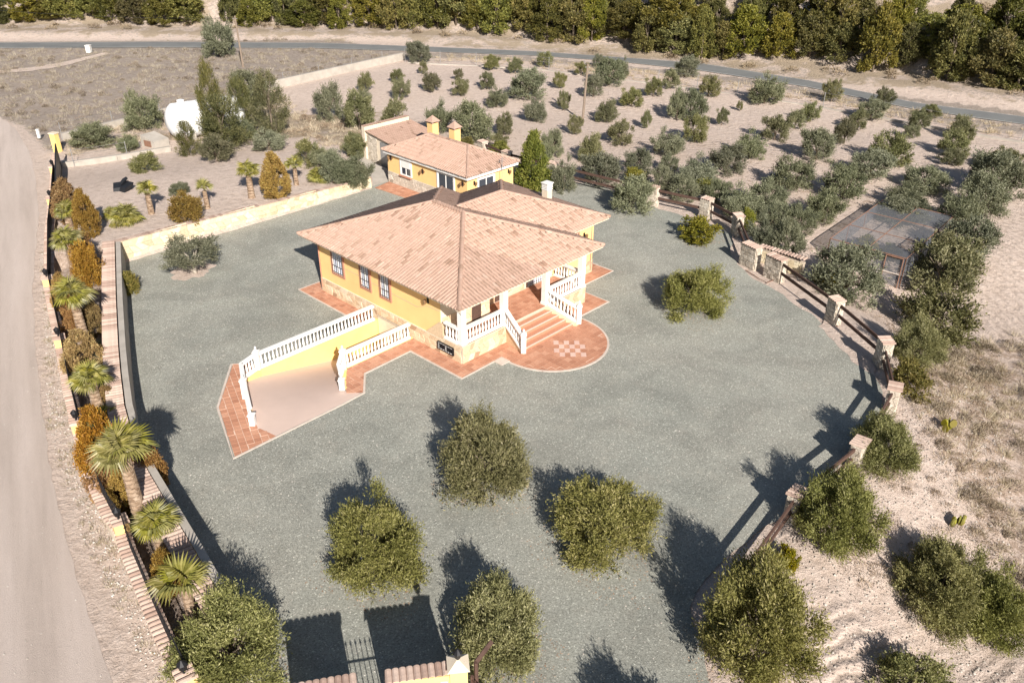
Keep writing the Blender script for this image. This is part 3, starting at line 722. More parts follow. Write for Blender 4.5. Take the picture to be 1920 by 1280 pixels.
roof_tiles(P3(faces[2]), e['K'], e['A'], -u3 + UZ * SL, rg, tiles)
roof_tiles(P3(faces[3]), e['C'], e['K'], -v3 + UZ * SL, rg, tiles)
roof_tiles(P3(faces[4]), e['D'], e['D2'], -v3 + UZ * SL, rg, tiles)
roof_tiles(P3(faces[5]), e['V1'], e['D'], u3 + UZ * SL, rg, tiles)
roof_tiles(P3(faces[6]), e['D2'], e['V2'], -u3 + UZ * SL, rg, tiles)
emit_tiles(tiles, rf, house, 300)
rid = []
for a, b in (('B', 'Fp'), ('A', 'L'), ('C', 'Fp'), ('K', 'L'), ('Fp', 'L'), ('D', 'N'), ('D2', 'N'), ('N', 'Q')): ridge_tiles(e[a], e[b], rg, rid)
emit_tiles(rid, rf, house, 300, 'ridge_tile')
# dark flashing up the front hip
mb = MB(); mb.tube([Vector(e['B']) + UZ * .1 - u3 * .0 + v3 * -.13, Vector(e['Fp']) + UZ * .1 + v3 * -.13], .022, 4); mb.build('hip_flashing', M['deck'], rf)
# main house chimney (brick shaft, white louvred cap)
cp = W(5.4, 12.0); cz = ZE + (13.17 - 12.0) * SL
mb = MB(); mb.box((cp[0], cp[1], cz + .15), u3 * .21, v3 * .21, (0, 0, .45)); ch = mb.build('chimney', M['cream'], rf)
mb = MB()
for k in range(4): mb.box((cp[0], cp[1], cz + .65 + k * .1), u3 * .23, v3 * .23, (0, 0, .028))
mb.box((cp[0], cp[1], cz + .8), u3 * .16, v3 * .16, (0, 0, .22)); mb.prism([(cp + u3[:] * 1)[:2] if False else np.array(cp[:2]) + UA * a + VA * b for a, b in ((.27, .27), (-.27, .27), (-.27, -.27), (.27, -.27))], cz + 1.0, cz + 1.04)
mb.build('chimney_louvre', M['white'], house)
# porch columns
for v in (.17, 3.02, 6.12, 9.04):
    mb = MB(); c = W(.17, v); mb.box((c[0], c[1], .98 + 1.2), u3 * .15, v3 * .15, (0, 0, 1.2)); mb.box((c[0], c[1], 1.05), u3 * .18, v3 * .18, (0, 0, .08)); mb.box((c[0], c[1], 3.28), u3 * .18, v3 * .18, (0, 0, .06)); mb.build('column', M['white'], house)
mb = MB(); mb.box(Vector(W(.17, 4.6, 3.4)), u3 * .13, v3 * 4.6, (0, 0, .05)); mb.build('porch_beam', M['white'], house)
# steps
top = (3.17, 5.97); bot = (2.85, 6.75); NS = 4
for k in range(NS):
    t0, t1 = k / NS, (k + 1) / NS; z1 = .98 - (k + 1) * .196 
    va, vb = top[0] + (bot[0] - top[0]) * t0, top[1] + (bot[1] - top[1]) * t0; vc, vd = top[0] + (bot[0] - top[0]) * t1, top[1] + (bot[1] - top[1]) * t1
    mb = MB(); mb.prism([W(-.0 - 1.35 * t0, va), W(-1.35 * t1, vc), W(-1.35 * t1, vd), W(-1.35 * t0, vb)], .0, z1, .5); st = mb.build('step', M['pave'], house)
    mb = MB(); mb.prism([W(-1.35 * t1 + .05, vc), W(-1.35 * t1 - .02, vc), W(-1.35 * t1 - .02, vd), W(-1.35 * t1 + .05, vd)], z1 - .02, z1 + .012, .9); mb.build('step_nosing', M['palepave'], st)
for (v0, v1, sgn) in ((3.0, 2.68, 1), (6.12, 6.92, -1)):
    mb = MB(); mb.prism([W(0, v0), W(-1.5, v1), W(-1.5, v1 + .2 * sgn), W(0, v0 + .2 * sgn)], 0, [.98, .16, .16, .98]); mb.build('stair_wall', M['stone'], house)
# windows on the left facade
def window(parent, u0, u1, z0, z1, face_v=None, face_u=None, sgn=-1, frame='terraframe', grill=True, name='window', fw=.13, glass='sky_pane'):
    "wall face at v=face_v (normal sgn*v) or u=face_u"
    if face_v is not None: ax = u3; nn = v3 * sgn; O = Vector(W((u0 + u1) / 2, face_v, (z0 + z1) / 2))
    else: ax = v3; nn = u3 * sgn; O = Vector(W(face_u, (u0 + u1) / 2, (z0 + z1) / 2))
    hw, hh = abs(u1 - u0) / 2, (z1 - z0) / 2
    mb = MB()
    for s_ in (-1, 1):
        mb.box(O + ax * s_ * (hw + fw / 2) + nn * .03, ax * fw / 2, nn * .04, UZ * (hh + fw))
        mb.box(O + UZ * s_ * (hh + fw / 2) + nn * .03, ax * hw, nn * .04, UZ * fw / 2)
    wo_ = mb.build(name, M[frame], parent)
    mb = MB(); mb.box(O + nn * .008, ax * hw, nn * .006, UZ * hh); mb.build('pane', M[glass], wo_)
    mb = MB(); mb.box(O + nn * .03, ax * .03, nn * .02, UZ * hh)
    for s_ in (-1, 1): mb.box(O + ax * s_ * (hw - .025) + nn * .03, ax * .025, nn * .02, UZ * hh); mb.box(O + UZ * s_ * (hh - .025) + nn * .03, ax * (hw - .05), nn * .02, UZ * .025)
    mb.build('sash', M['white'], wo_)
    if grill:
        mb = MB(); nb = max(3, int(hw * 2 / .17))
        for k in range(nb + 1): p = O + ax * (-hw + 2 * hw * k / nb) + nn * .09; mb.tube([p - UZ * hh, p + UZ * hh], .011, 4)
        for s_ in (-.85, -.3, .3, .85): mb.tube([O + UZ * hh * s_ + nn * .1 - ax * hw, O + UZ * hh * s_ + nn * .1 + ax * hw], .012, 4)
        mb.build('window_grille', M['iron'], wo_)
    return wo_
window(house, 9.25, 10.15, 1.62, 2.95, face_v=0); window(house, 6.95, 7.65, 1.62, 2.95, face_v=0); window(house, 5.3, 6.0, 1.62, 2.95, face_v=0)
window(house, 6.9, 8.3, 1.0, 3.0, face_u=2.22, fw=.06, frame='brownwood')
window(house, 10.3, 11.1, 1.7, 2.9, face_u=2.25)
mb = MB(); mb.box(Vector(W(2.2, 4.9, 2.0)), u3 * .04, v3 * .5, (0, 0, 1.02)); d_ = mb.build('door', M['brownwood'], house)
mb = MB(); mb.box(Vector(W(2.14, 5.3, 2.0)), u3 * .02, v3 * .02, (0, 0, .12)); mb.build('handle', M['metal'], d_)
mb = MB(); mb.box(Vector(W(1.44, 2.35, 1.95)), u3 * .02, v3 * .32, (0, 0, .95)); mb.build('shutter', M['brownwood'], house)
window(house, .55, 1.62, .32, .68, face_v=-.055, frame='iron', fw=.03, glass='black', name='basement_grille')
# garage opening at the foot of the ramp
mb = MB(); mb.box(Vector(W(5.15, -.05, -.75)), u3 * 1.28, v3 * .03, (0, 0, 1.0)); g_ = mb.build('garage_door', M['cream'], house)
mb = MB(); mb.box(Vector(W(5.15, -.04, .29)), u3 * 1.28, v3 * .05, (0, 0, .045)); mb.build('garage_lintel', M['mortar'], house)
def lantern(parent, p, nn, name='wall_lamp', plate=False):
    p = Vector(p); ax = nn.cross(UZ)
    mb = MB(); mb.box(p + nn * .02, ax * .06, nn * .02, UZ * .14); mb.tube([p + nn * .04, p + nn * .22 + UZ * .1], .012, 4)
    o = mb.build(name, M['iron'], parent)
    if plate:
        mb = MB(); d1 = (ax + UZ).normalized() * .17; d2 = (ax - UZ).normalized() * .17; mb.box(p + nn * .012, d1, d2, nn * .012); mb.build('back_plate', M['lampplate'], o)
    mb = MB(); c = p + nn * .22; mb.lathe([(.03, -.14), (.055, -.12), (.085, .06), (.10, .07), (.02, .15)], 6, tuple(c)); mb.build('lamp_glass', M['lampplate'], o)
lantern(house, W(2.35, 0, 2.62), -v3); lantern(house, W(11.3, 0, 3.05), -v3); lantern(house, W(2.25, 11.7, 2.6), -u3)
mb = MB(); mb.tube([W(2.28, 12.4, 3.4), W(2.2, 12.4, .2)], .04, 6); mb.tube([W(11.4, -.06, 3.4), W(11.4, -.06, .3)], .035, 6); mb.build('downpipe', M['terraframe'], house)
mb = MB(); mb.tube([W(9.6, -.01, 2.15), W(3.2, -.01, 1.98), W(2.4, -.01, 2.3), W(1.5, -.01, 2.35)], .012, 4); mb.build('wall_cable', M['mortar'], house)
mb = MB()
for dz in (0, .12, .24): mb.tube([W(-.55, -.5, ZE - .16 - dz), W(.1, -.2, ZE - .2 - dz)], .018, 4)
mb.build('cable_bracket', M['metal'], house)
# balustrades of the terrace and the steps
zt = .982
balustrade('short white balustrade at the left end of the porch, beside the front corner column', [(1.25, .05), (.32, .05)], zt, .9)
balustrade('white balustrade across the porch front, left of the steps', [(.12, .34), (.12, 2.86)], zt, .9)
balustrade('white balustrade across the porch front, right of the steps', [(.12, 6.3), (.12, 8.88)], zt, .9)
balustrade('short white balustrade closing the right end of the porch', [(.32, 9.1), (2.15, 9.1)], zt, .9)
balustrade('sloping white balustrade down the left side of the front steps', [(-.05, 2.98), (-1.38, 2.72)], [zt, .22], .9, newels=[(-1.5, 2.7, .16, 1.0, True)])
balustrade('sloping white balustrade down the right side of the front steps', [(-.05, 6.14), (-1.38, 6.86)], [zt, .22], .9, newels=[(-1.5, 6.92, .16, 1.0, True)])

# paved apron round the house with the half-round landing and the two arms beside the garage ramp
cc, cr = (-1.5, 4.65), 2.96
arc = []; 
a0 = math.asin((-.93 - cc[0]) / cr)
for k in range(25):
    t = (math.pi + a0) * -1 + (math.pi + 2 * a0) * 0
ang0 = math.acos((-.93 - cc[0]) / cr)
for k in range(29):
    t = ang0 + (2 * math.pi - 2 * ang0) * k / 28; arc.append((cc[0] + cr * math.cos(t), cc[1] + cr * math.sin(t)))   # u = cos, v = sin ; starts on +v side
arc = arc[::-1]
OUT = [(12.48, -.93), (6.75, -.93), (6.75, 0), (3.6, 0), (3.6, -4.2), (2.15, -5.3), (1.9, -5.45), (1.36, -4.87), (2.63, -3.86), (2.72, -.97), (-.93, -.93)] + arc + [(-.93, 10.14), (1.36, 10.14), (1.36, 13.51), (10.7, 13.51), (10.7, 10.0), (12.48, 10.0)]
apron = pavement('paving', 'terracotta tiled apron round the villa with a half-round landing', OUT, .034, 300, kerb=True, seed=1, holes=[[(0, .02), (0, 9.19), (2.3, 9.19), (2.3, 12.5), (9.7, 12.5), (9.7, 9.0), (11.5, 9.0), (11.5, .02)]])
porch_tiles()
kerb_line([(6.75, -.95), (12.5, -.95), (12.5, 10.0), (10.7, 10.0), (10.7, 13.5), (1.36, 13.53), (1.36, 10.16), (-.95, 10.16)] + arc[::-1] + [(-.95, -.95), (2.72, -.98), (2.65, -3.84), (1.36, -4.87), (1.30, -6.0), (1.25, -11.54), (5.02, -10.14), (7.9, -7.81), (7.25, -7.0)], .1, .0, .052)
LEFTARM = [(7.2, -7.0), (7.85, -7.75), (5.0, -10.08), (1.3, -11.45), (1.3, -9.5), (2.6, -9.75), (4.85, -8.85), (6.4, -8.1), (6.7, -7.1)]
pavement('paving', 'terracotta tiled strip curving round the left side of the garage ramp', LEFTARM, .034, 150, ang=R(20), seed=2)
p_ = G(941, 676); mb = MB(); mb.box((p_[0] + .0, p_[1] - .15, .06), u3 * .28, v3 * .28, (0, 0, .02)); single(mb, 'drain_cover', M['kerb'], 'square pale drain cover beside the half-round landing', 'drain cover')
# pale chequered inlay
cmb = None
for i in range(6):
    for j in range(4):
        if (i + j) % 2 == 0:
            x0 = 2.09 + i * .262; y0 = 36.80 - j * .39
            mb = MB(); mb.box((x0 + .131, y0 - .195, .051), (.128, 0, 0), (0, .192, 0), (0, 0, .004), random.random()); mb.build('pale_tile', M['palepave'], apron)
# garage ramp
def ramp_z(u, v): return -.205 * max(0, v + 8.9) * float(sstep(1.4, 6.5, np.array(u)))
mb = MB(); gu = np.linspace(1.3, 6.62, 20); gv = np.linspace(-11.6, .05, 40)
outer = [(1.33, -11.3), (1.33, -5.1), (2.0, -5.35), (2.35, -5.35), (3.95, -4.2), (3.95, .0), (6.45, .0), (6.45, -7.1), (6.3, -8.05), (4.8, -8.85), (2.7, -9.75), (1.33, -10.3)]
outer = [(1.36, -10.2), (1.36, -5.0), (2.3, -5.32), (3.75, -4.2), (3.75, -.02), (6.6, -.02), (6.6, -7.15), (6.35, -8.1), (4.8, -8.9), (2.65, -9.78)]
cells = []
for i in range(len(gu) - 1):
    for j in range(len(gv) - 1):
        win = [(gu[i], gv[j]), (gu[i + 1], gv[j]), (gu[i + 1], gv[j + 1]), (gu[i], gv[j + 1])]
        c = clip_poly(outer if area2(outer) > 0 else outer[::-1], win)
        if len(c) >= 3 and abs(area2(c)) > 1e-4:
            pts = [W(u, v, ramp_z(u, v) + .033) for u, v in c]; n = (Vector(pts[1]) - Vector(pts[0])).cross(Vector(pts[2]) - Vector(pts[0])); mb.poly(pts if n.z > 0 else pts[::-1])
structure(mb, 'garage_ramp', M['ramp'])
# retaining walls of the ramp
def wall_strip(pts, th, zt_, name, mat, zb=-2.2):
    mb = MB()
    for i in range(len(pts) - 1):
        a, b = np.array(pts[i]), np.array(pts[i + 1]); d = (b - a) / np.hypot(*(b - a)); n = np.array([-d[1], d[0]]) * th
        mb.prism([W(*a), W(*b), W(*(b + n)), W(*(a + n))], zb, zt_)
    return mb
LW = [(6.5, 0), (6.5, -7.05), (6.25, -8.0), (4.75, -8.75), (2.75, -9.6)]
rw = wall_strip([(6.5, -.03)] + LW[1:], .22, .045, '', '')
single(rw, 'ramp_wall', M['stucco2'], 'yellow retaining wall along the far left side of the garage ramp', 'wall', loc=W(6.5, -4))
rw = wall_strip([(2.3, -5.4), (3.85, -4.25), (3.85, -.03)], .22, .045, '', '')
single(rw, 'ramp_wall', M['stucco2'], 'yellow retaining wall on the right side of the garage ramp', 'wall', loc=W(3.85, -2))
balustrade('long straight white balustrade along the far left side of the garage ramp', [(6.6, -.2), (6.6, -7.0)], .046, .86, spacing=.21)
balustrade('curving white balustrade at the mouth of the garage ramp, on its left', [(6.62, -7.15), (6.28, -8.1), (4.78, -8.85), (2.85, -9.72)], [.046, .046, .046, .03], .86, newels=[(6.6, -7.12, .046, .92, True), (4.8, -8.86, .046, .92, True), (2.75, -9.74, .03, .5, False)])
balustrade('straight white balustrade on the right side of the garage ramp, ending at the villa', [(3.75, -.15), (3.75, -4.1)], .046, .86, newels=[(3.72, -4.25, .046, .95, True)])
balustrade('short curving white balustrade at the right mouth of the garage ramp', [(3.62, -4.4), (3.0, -5.0), (2.35, -5.35)], .046, .86, newels=[(2.28, -5.4, .046, .5, False)])

# ------------------------------------------------------------------ guest house
gh = thing('guest_house', 'small yellow guest house with terracotta roof, white cornice and two chimneys', 'house', W(19, 16.5, 0))
mb = MB(); mb.uvbox(14.75, 23.4, 14.35, 18.9, -.2, 2.46); mb.build('wall', M['stucco'], gh)
GP = .9
for (a, b, n, sd_, ln) in (((23.4, 14.35), (14.75, 14.35), (0, -1), 21, 8.65), ((14.75, 14.35), (14.75, 18.9), (-1, 0), 22, 4.55)):
    A_ = Vector(W(*a, 0)); nn = Vector((*(UA * n[0] + VA * n[1]), 0)); ex = (Vector(W(*b, 0)) - A_).normalized()
    mb = MB(); mb.box(A_ + ex * ln / 2 + nn * .01 + UZ * GP / 2, ex * ln / 2, nn * .02, UZ * GP / 2); mb.build('plinth', M['mortar'], gh)
    stones(gh, A_ + nn * .03, ex, ln, GP, nn, M['stone2'], s=.36, seed=sd_)
GE = 2.5; gr = (14.4, 23.65, 14.05, 19.2); hwid = (gr[3] - gr[2]) / 2; gz = GE + hwid * .44
g4 = {k: W(*p) for k, p in dict(A=(gr[1], gr[2], GE), B=(gr[0], gr[2], GE), C=(gr[0], gr[3], GE), K=(gr[1], gr[3], GE), L=(gr[1] - hwid, gr[2] + hwid, gz), Fp=(gr[0] + hwid, gr[2] + hwid, gz)).items()}
mb = MB()
for f in (('A', 'B', 'Fp', 'L'), ('B', 'C', 'Fp'), ('K', 'A', 'L'), ('C', 'K', 'L', 'Fp')):
    q = [Vector(g4[k]) for k in f]; n = (q[1] - q[0]).cross(q[2] - q[0]); mb.poly(q if n.z > 0 else q[::-1])
grf = mb.build('roof', M['deck'], gh)
mb = MB(); mb.uvbox(gr[0] + .06, gr[1] - .06, gr[2] + .06, gr[3] - .06, GE - .22, GE - .005, bot=True); mb.build('cornice', M['white'], gh)
tiles = []
gp = lambda ks: [Vector(g4[k]) for k in ks]
roof_tiles(gp(('A', 'B', 'Fp', 'L')), g4['A'], g4['B'], v3 + UZ * .44, rg, tiles); roof_tiles(gp(('B', 'C', 'Fp')), g4['B'], g4['C'], u3 + UZ * .44, rg, tiles)
roof_tiles(gp(('K', 'A', 'L')), g4['K'], g4['A'], -u3 + UZ * .44, rg, tiles); roof_tiles(gp(('C', 'K', 'L', 'Fp')), g4['C'], g4['K'], -v3 + UZ * .44, rg, tiles)
emit_tiles(tiles, grf, gh, 300)
rid = []
for a, b in (('B', 'Fp'), ('A', 'L'), ('C', 'Fp'), ('K', 'L'), ('Fp', 'L')): ridge_tiles(g4[a], g4[b], rg, rid)
emit_tiles(rid, grf, gh, 300, 'ridge_tile')
for px, py in ((812, 250), (853, 262)):
    p = G(px, py, 3.35); mb = MB(); mb.box((p[0], p[1], 3.35), u3 * .3, v3 * .3, (0, 0, .8)); c_ = mb.build('chimney', M['stucco'], grf)
    mb = MB()
    for a, b in ((.26, .26), (-.26, .26), (.26, -.26), (-.26, -.26)): q = np.array(p[:2]) + UA * a + VA * b; mb.box((q[0], q[1], 4.22), u3 * .06, v3 * .06, (0, 0, .07))
    cap = [np.array(p[:2]) + UA * a + VA * b for a, b in ((.42, .42), (-.42, .42), (-.42, -.42), (.42, -.42))]
    vs = [(*c, 4.29) for c in cap] + [(p[0], p[1], 4.72)]
    area = (Vector(vs[1]) - Vector(vs[0])).cross(Vector(vs[2]) - Vector(vs[1])).z
    fs = [(0, 1, 4), (1, 2, 4), (2, 3, 4), (3, 0, 4), (3, 2, 1, 0)]
    if area < 0: fs = [f[::-1] for f in fs]
    mb.raw(vs, fs, .6); mb.build('chimney_cap', M['roof'], gh)
window(gh, 20.7, 21.8, 1.0, 2.1, face_v=14.35, frame='white', grill=False, fw=.1, glass='glass')
mb = MB(); mb.box(Vector(W(21.25, 14.3, 1.83)), u3 * .5, v3 * .02, (0, 0, .27)); mb.build('roller_shutter', M['white'], gh)
mb = MB(); mb.box(Vector(W(21.25, 14.25, .93)), u3 * .65, v3 * .1, (0, 0, .04)); mb.build('window_sill', M['terraframe'], gh)
window(gh, 16.1, 17.7, .1, 2.1, face_v=14.35, frame='white', grill=False, fw=.12, glass='glass', name='glazed_door')
window(gh, 15.4, 16.9, .7, 2.0, face_u=14.75, frame='white', grill=False, fw=.1, glass='glass')
lantern(gh, W(23.0, 14.35, 1.95), -v3, plate=True); lantern(gh, W(19.4, 14.35, 1.75), -v3, plate=True); lantern(gh, W(15.2, 14.35, 1.85), -v3, plate=True)
lantern(gh, W(14.75, 15.0, 1.85), -u3); lantern(gh, W(14.75, 18.4, 1.9), -u3)
mb = MB(); mb.tube([W(14.3, 17.3, 0), W(14.3, 17.3, 3.3)], .025, 5); mb.tube([W(14.3, 16.9, 3.0), W(14.3, 17.7, 3.0)], .012, 4); mb.tube([W(14.3, 17.0, 3.15), W(14.3, 17.6, 3.15)], .012, 4)
mb.build('aerial_mast', M['metal'], gh)
pavement('paving', 'terracotta tiled strip in front of the guest house', [(23.0, 12.7), (14.2, 13.15), (14.2, 14.3), (23.35, 14.3)], .034, 120, seed=3)
pavement('paving', 'terracotta tiled strip at the right end of the guest house', [(12.9, 13.2), (14.15, 13.2), (14.15, 20.2), (12.9, 20.2)], .034, 60, seed=5)
# concrete path beside it
mb = MB(); mb.prism([W(23.5, 12.6), W(23.5, 15.8), W(29.5, 16.0), W(29.5, 15.0), W(26.2, 13.4)], 0, [.03, .03, .5, .5, .45]); structure(mb, 'path', M['concrete'])
# shed
sh = thing('shed', 'low stone-walled shed with a sloping terracotta tiled roof behind the guest house', 'shed', W(26.8, 18.2, 0))
mb = MB(); mb.prism([W(25, 16.3), W(28.5, 16.3), W(28.5, 20.6), W(25, 20.6)], 0, [2.0, 2.5, 2.5, 2.0]); mb.build('wall', M['cream'], sh)
stones(sh, Vector(W(28.5, 16.3, 0)) - v3 * .02, -u3, 1.4, 2.2, -v3, M['stone2'], seed=31)
tl = []; pts = [W(24.75, 16.1, 2.02), W(28.4, 16.1, 2.55), W(28.4, 20.7, 2.55), W(24.75, 20.7, 2.02)]
mb = MB(); q = [Vector(p) for p in pts]; n = (q[1] - q[0]).cross(q[2] - q[0]); mb.poly(q if n.z > 0 else q[::-1]); sr = mb.build('roof', M['deck'], sh)
roof_tiles(q, pts[3], pts[0], u3 + UZ * .145, rg, tl); emit_tiles(tl, sr, sh, 250)
mb = MB(); mb.uvbox(28.4, 28.75, 16.1, 20.7, 0, 2.85); mb.build('parapet', M['cream'], sh)
tl = []
for k in range(22): tl.append((Vector(W(28.35, 16.2 + k * .21, 2.88)), rotm(v3, (u3 - UZ * .1).normalized(), UZ), rand_tv(rg))); 
emit_tiles([(p, m @ Matrix.Diagonal((1, 1.2, 1)), t) for p, m, t in tl], sr, sh, 60, 'coping_tile')
mb = MB(); mb.box(Vector(W(26.2, 16.28, 1.0)), u3 * .5, v3 * .03, (0, 0, .98)); mb.build('door', M['metal'], sh)

# ------------------------------------------------------------------ walls and fences
def arr_path(P, step):
    P = [np.array(p[:2], float) for p in P]; out = []; carry = 0
    for i in range(len(P) - 1):
        d = P[i + 1] - P[i]; L = np.hypot(*d); e = d / L; s = carry
        while s < L: out.append((P[i] + e * s, e)); s += step
        carry = s - L
    return out
def ribbon(mb, P, width, z0, z1, side=0.0):
    "wall along a plan polyline; side shifts it across"
    P = [np.array(p[:2], float) for p in P]; n = len(P); N_ = []
    for i in range(n):
        d = P[min(i + 1, n - 1)] - P[max(i - 1, 0)]; d /= np.hypot(*d); N_.append(np.array([-d[1], d[0]]))
    for i in range(n - 1):
        a, b = P[i] + N_[i] * (side + width / 2), P[i + 1] + N_[i + 1] * (side + width / 2)
        c, d = P[i + 1] + N_[i + 1] * (side - width / 2), P[i] + N_[i] * (side - width / 2)
        mb.prism([a, b, c, d], z0, z1)
COPE_VARS = []
V_, F_ = barrel(.62, .105, .095)
for k in range(10):
    mb = MB(); mb.raw([(x, y - .31, z) for x, y, z in V_], F_, (k + .5) / 10); COPE_VARS.append(mb.mesh('coping_tile', M['cope']))
def coping(parent, P, z, rg, step=.2, tilt=.08, wscale=1.0, side=1):
    for p, e in arr_path(P, step):
        ey = Vector((-e[1], e[0], 0)) * side; ex = Vector((e[0], e[1], 0)) * side
        inst('coping_tile', COPE_VARS[rg.randrange(10)], (p[0], p[1], z), parent, rotm(ex, (ey + UZ * tilt).normalized(), UZ) @ Matrix.Rotation(rg.uniform(-.03, .03), 3, 'Z'), (1, wscale, 1))
rg = random.Random(21)
# retaining wall of cream stone between garden and yard
RWP = [W(23.25, -6.7), W(23.25, 0), W(23.25, 6), W(23.25, 12.6)]; RWT = [1.35, 1.18, 1.0, .78]
rwl = thing('retaining_wall', 'cream stone retaining wall with a tiled top between the gravel yard and the palm garden', 'wall', W(23.25, 3, 0))
mb = MB(); mb.prism([W(23.28, -6.7), W(23.28, 12.6), W(23.6, 12.6), W(23.6, -6.7)], -.2, [1.35, .78, .78, 1.35]); mb.build('core', M['mortar'], rwl)
for k in range(4):
    v0 = -6.7 + k * 4.825; h = 1.35 - .1425 * k - .03
    stones(rwl, W(23.27, v0, 0), v3, 4.825, h, -u3, M['stone3'], s=.46, seed=41 + k, gap=.02, t=.03)
for p, e in arr_path([W(23.38, -6.7), W(23.38, 12.6)], .24):
    v = UV(p)[1]; mb = MB(); z = float(np.interp(v, [-6.7, 12.6], [1.37, .8])); mb.box((p[0], p[1], z), v3 * .105, u3 * .2, (0, 0, .022), rg.random()); mb.build('coping_brick', M['cope'], rwl)
# left yard wall with barrel tile coping
YWE = [G(x, y, 1.5)[:2] for x, y in [(212, 453), (214, 560), (218, 650), (222, 700), (229, 760), (247, 830), (270, 880), (292, 918), (313, 955), (334, 991), (358, 1032), (382, 1076), (411, 1124), (426, 1152)]]
yw = thing('garden_wall', 'long rendered wall with a barrel tile coping along the left side of the yard', 'wall', (YWE[6][0], YWE[6][1], 0))
mb = MB(); ribbon(mb, YWE, .26, -.3, 1.46, .26); mb.build('wall', M['concrete'], yw)
coping(yw, [p + np.array([-.26 * .93, -.26 * .35]) for p in YWE], 1.47, rg, .205, .10, 1.08, side=-1)
# low roadside wall, its pillars with lamps and iron panels
RFP = [(103.5, 292), (102, 325), (98, 384), (92, 440), (92, 536), (103, 595), (115, 649), (130, 730), (149, 808), (165, 872), (188, 930), (209, 970), (229, 995), (239, 1030), (260, 1080), (281, 1133), (304, 1187), (334, 1250), (352, 1285)]
RF = [G(x, y, .95)[:2] for x, y in RFP]
lw_ = thing('roadside_wall', 'low wall with tile coping beside the dirt road, carrying the iron fence', 'wall', (RF[9][0], RF[9][1], 0))
mb = MB(); ribbon(mb, RF, .3, -.3, .93); mb.build('wall', M['cream'], lw_)
coping(lw_, RF, .94, rg, .205, .10, .85, side=-1)
PIL = [1, 2, 4, 6, 8, 12, 18]; names_ = ['farthest', 'second farthest', 'third farthest', 'middle', 'third nearest', 'second nearest', 'nearest']
for k, i in enumerate(PIL):
    p = RF[i]; d = RF[min(i + 1, 18)] - RF[max(0, i - 1)]; d /= np.hypot(*d); ex = Vector((d[0], d[1], 0)); ey = Vector((-d[1], d[0], 0))
    t = thing('fence_pillar', f'yellow pillar with tiled cap and black lantern in the roadside wall, {names_[k]} from the gate' if k < 6 else 'yellow pillar with black lantern where the roadside wall meets the entrance gate', 'pillar', (p[0], p[1], 0), 'pillars of the roadside wall')
    if k < 6: t['label'] = ['yellow pillar with tiled cap and lantern at the far end of the roadside wall', 'second yellow lantern pillar of the roadside wall counted from its far end', 'yellow lantern pillar of the roadside wall beside the two farthest tall palms', 'yellow lantern pillar of the roadside wall next to the thickest palm trunk bases', 'yellow lantern pillar of the roadside wall beside the tall palm at mid length', 'yellow lantern pillar of the roadside wall beside the low fan palm'][k]
    mb = MB(); mb.box((p[0], p[1], .7), ex * .24, ey * .24, (0, 0, .72)); mb.build('shaft', M['stucco'], t)
    for s_ in (-.16, .05, .26): inst('coping_tile', COPE_VARS[rg.randrange(10)], (p[0] + ex.x * (s_ - .05), p[1] + ex.y * (s_ - .05), 1.43), t, rotm(-ex, (-ey + UZ * .15).normalized(), UZ), (1, .9, 1))
    mb = MB(); mb.lathe([(.05, 0), (.03, .05), (.03, .12), (.09, .14), (.13, .34), (.15, .36), (.05, .46), (.02, .5)], 8, (p[0], p[1], 1.5)); mb.build('lantern', M['iron'], t)
for k in range(len(PIL) - 1):
    P = RF[PIL[k]:PIL[k + 1] + 1]; mid = P[len(P) // 2]
    t = thing('iron_fence_panel', ['black iron fence run at the far end of the roadside wall', 'black iron fence run along the far third of the roadside wall', 'black iron fence run behind the two tall leaning palms', 'black iron fence run beside the bushy short-trunked palm', 'black iron fence run beside the tallest palm of the strip', 'long black iron fence run nearest the entrance gate'][k], 'fence', (mid[0], mid[1], .9), 'iron fence panels on the roadside wall')
    off = np.array([.10, .04])
    for nm, z in (('bottom_rail', 1.06), ('top_rail', 1.72)):
        mb = MB(); mb.tube([(p[0] + off[0], p[1] + off[1], z) for p in P], .022, 5); mb.build(nm, M['iron'], t)
    mb = MB()
    for p, e in arr_path(P, .11): mb.tube([(p[0] + off[0], p[1] + off[1], .95), (p[0] + off[0], p[1] + off[1], 1.86)], .011, 4); 
    mb.build('bar', M['iron'], t, kind='stuff')
    mb = MB()
    for p, e in arr_path(P, .22): q = (p[0] + off[0], p[1] + off[1], 1.4); mb.lathe([(.0, -.07), (.05, 0), (.0, .07)], 5, q)
    mb.build('ornament', M['iron'], t, kind='stuff')
p0, p1 = RF[0], RF[2]
t = thing('iron_gate_leaf', 'tall solid dark gate leaf standing open at the far end of the roadside wall', 'gate', (p0[0] + .4, p0[1], 0))
mb = MB(); mb.prism([p0 + (.25, .1), p1 + (.45, .1), p1 + (.38, .05), p0 + (.18, .05)], .1, 1.9); mb.build('panel', M['iron'], t)
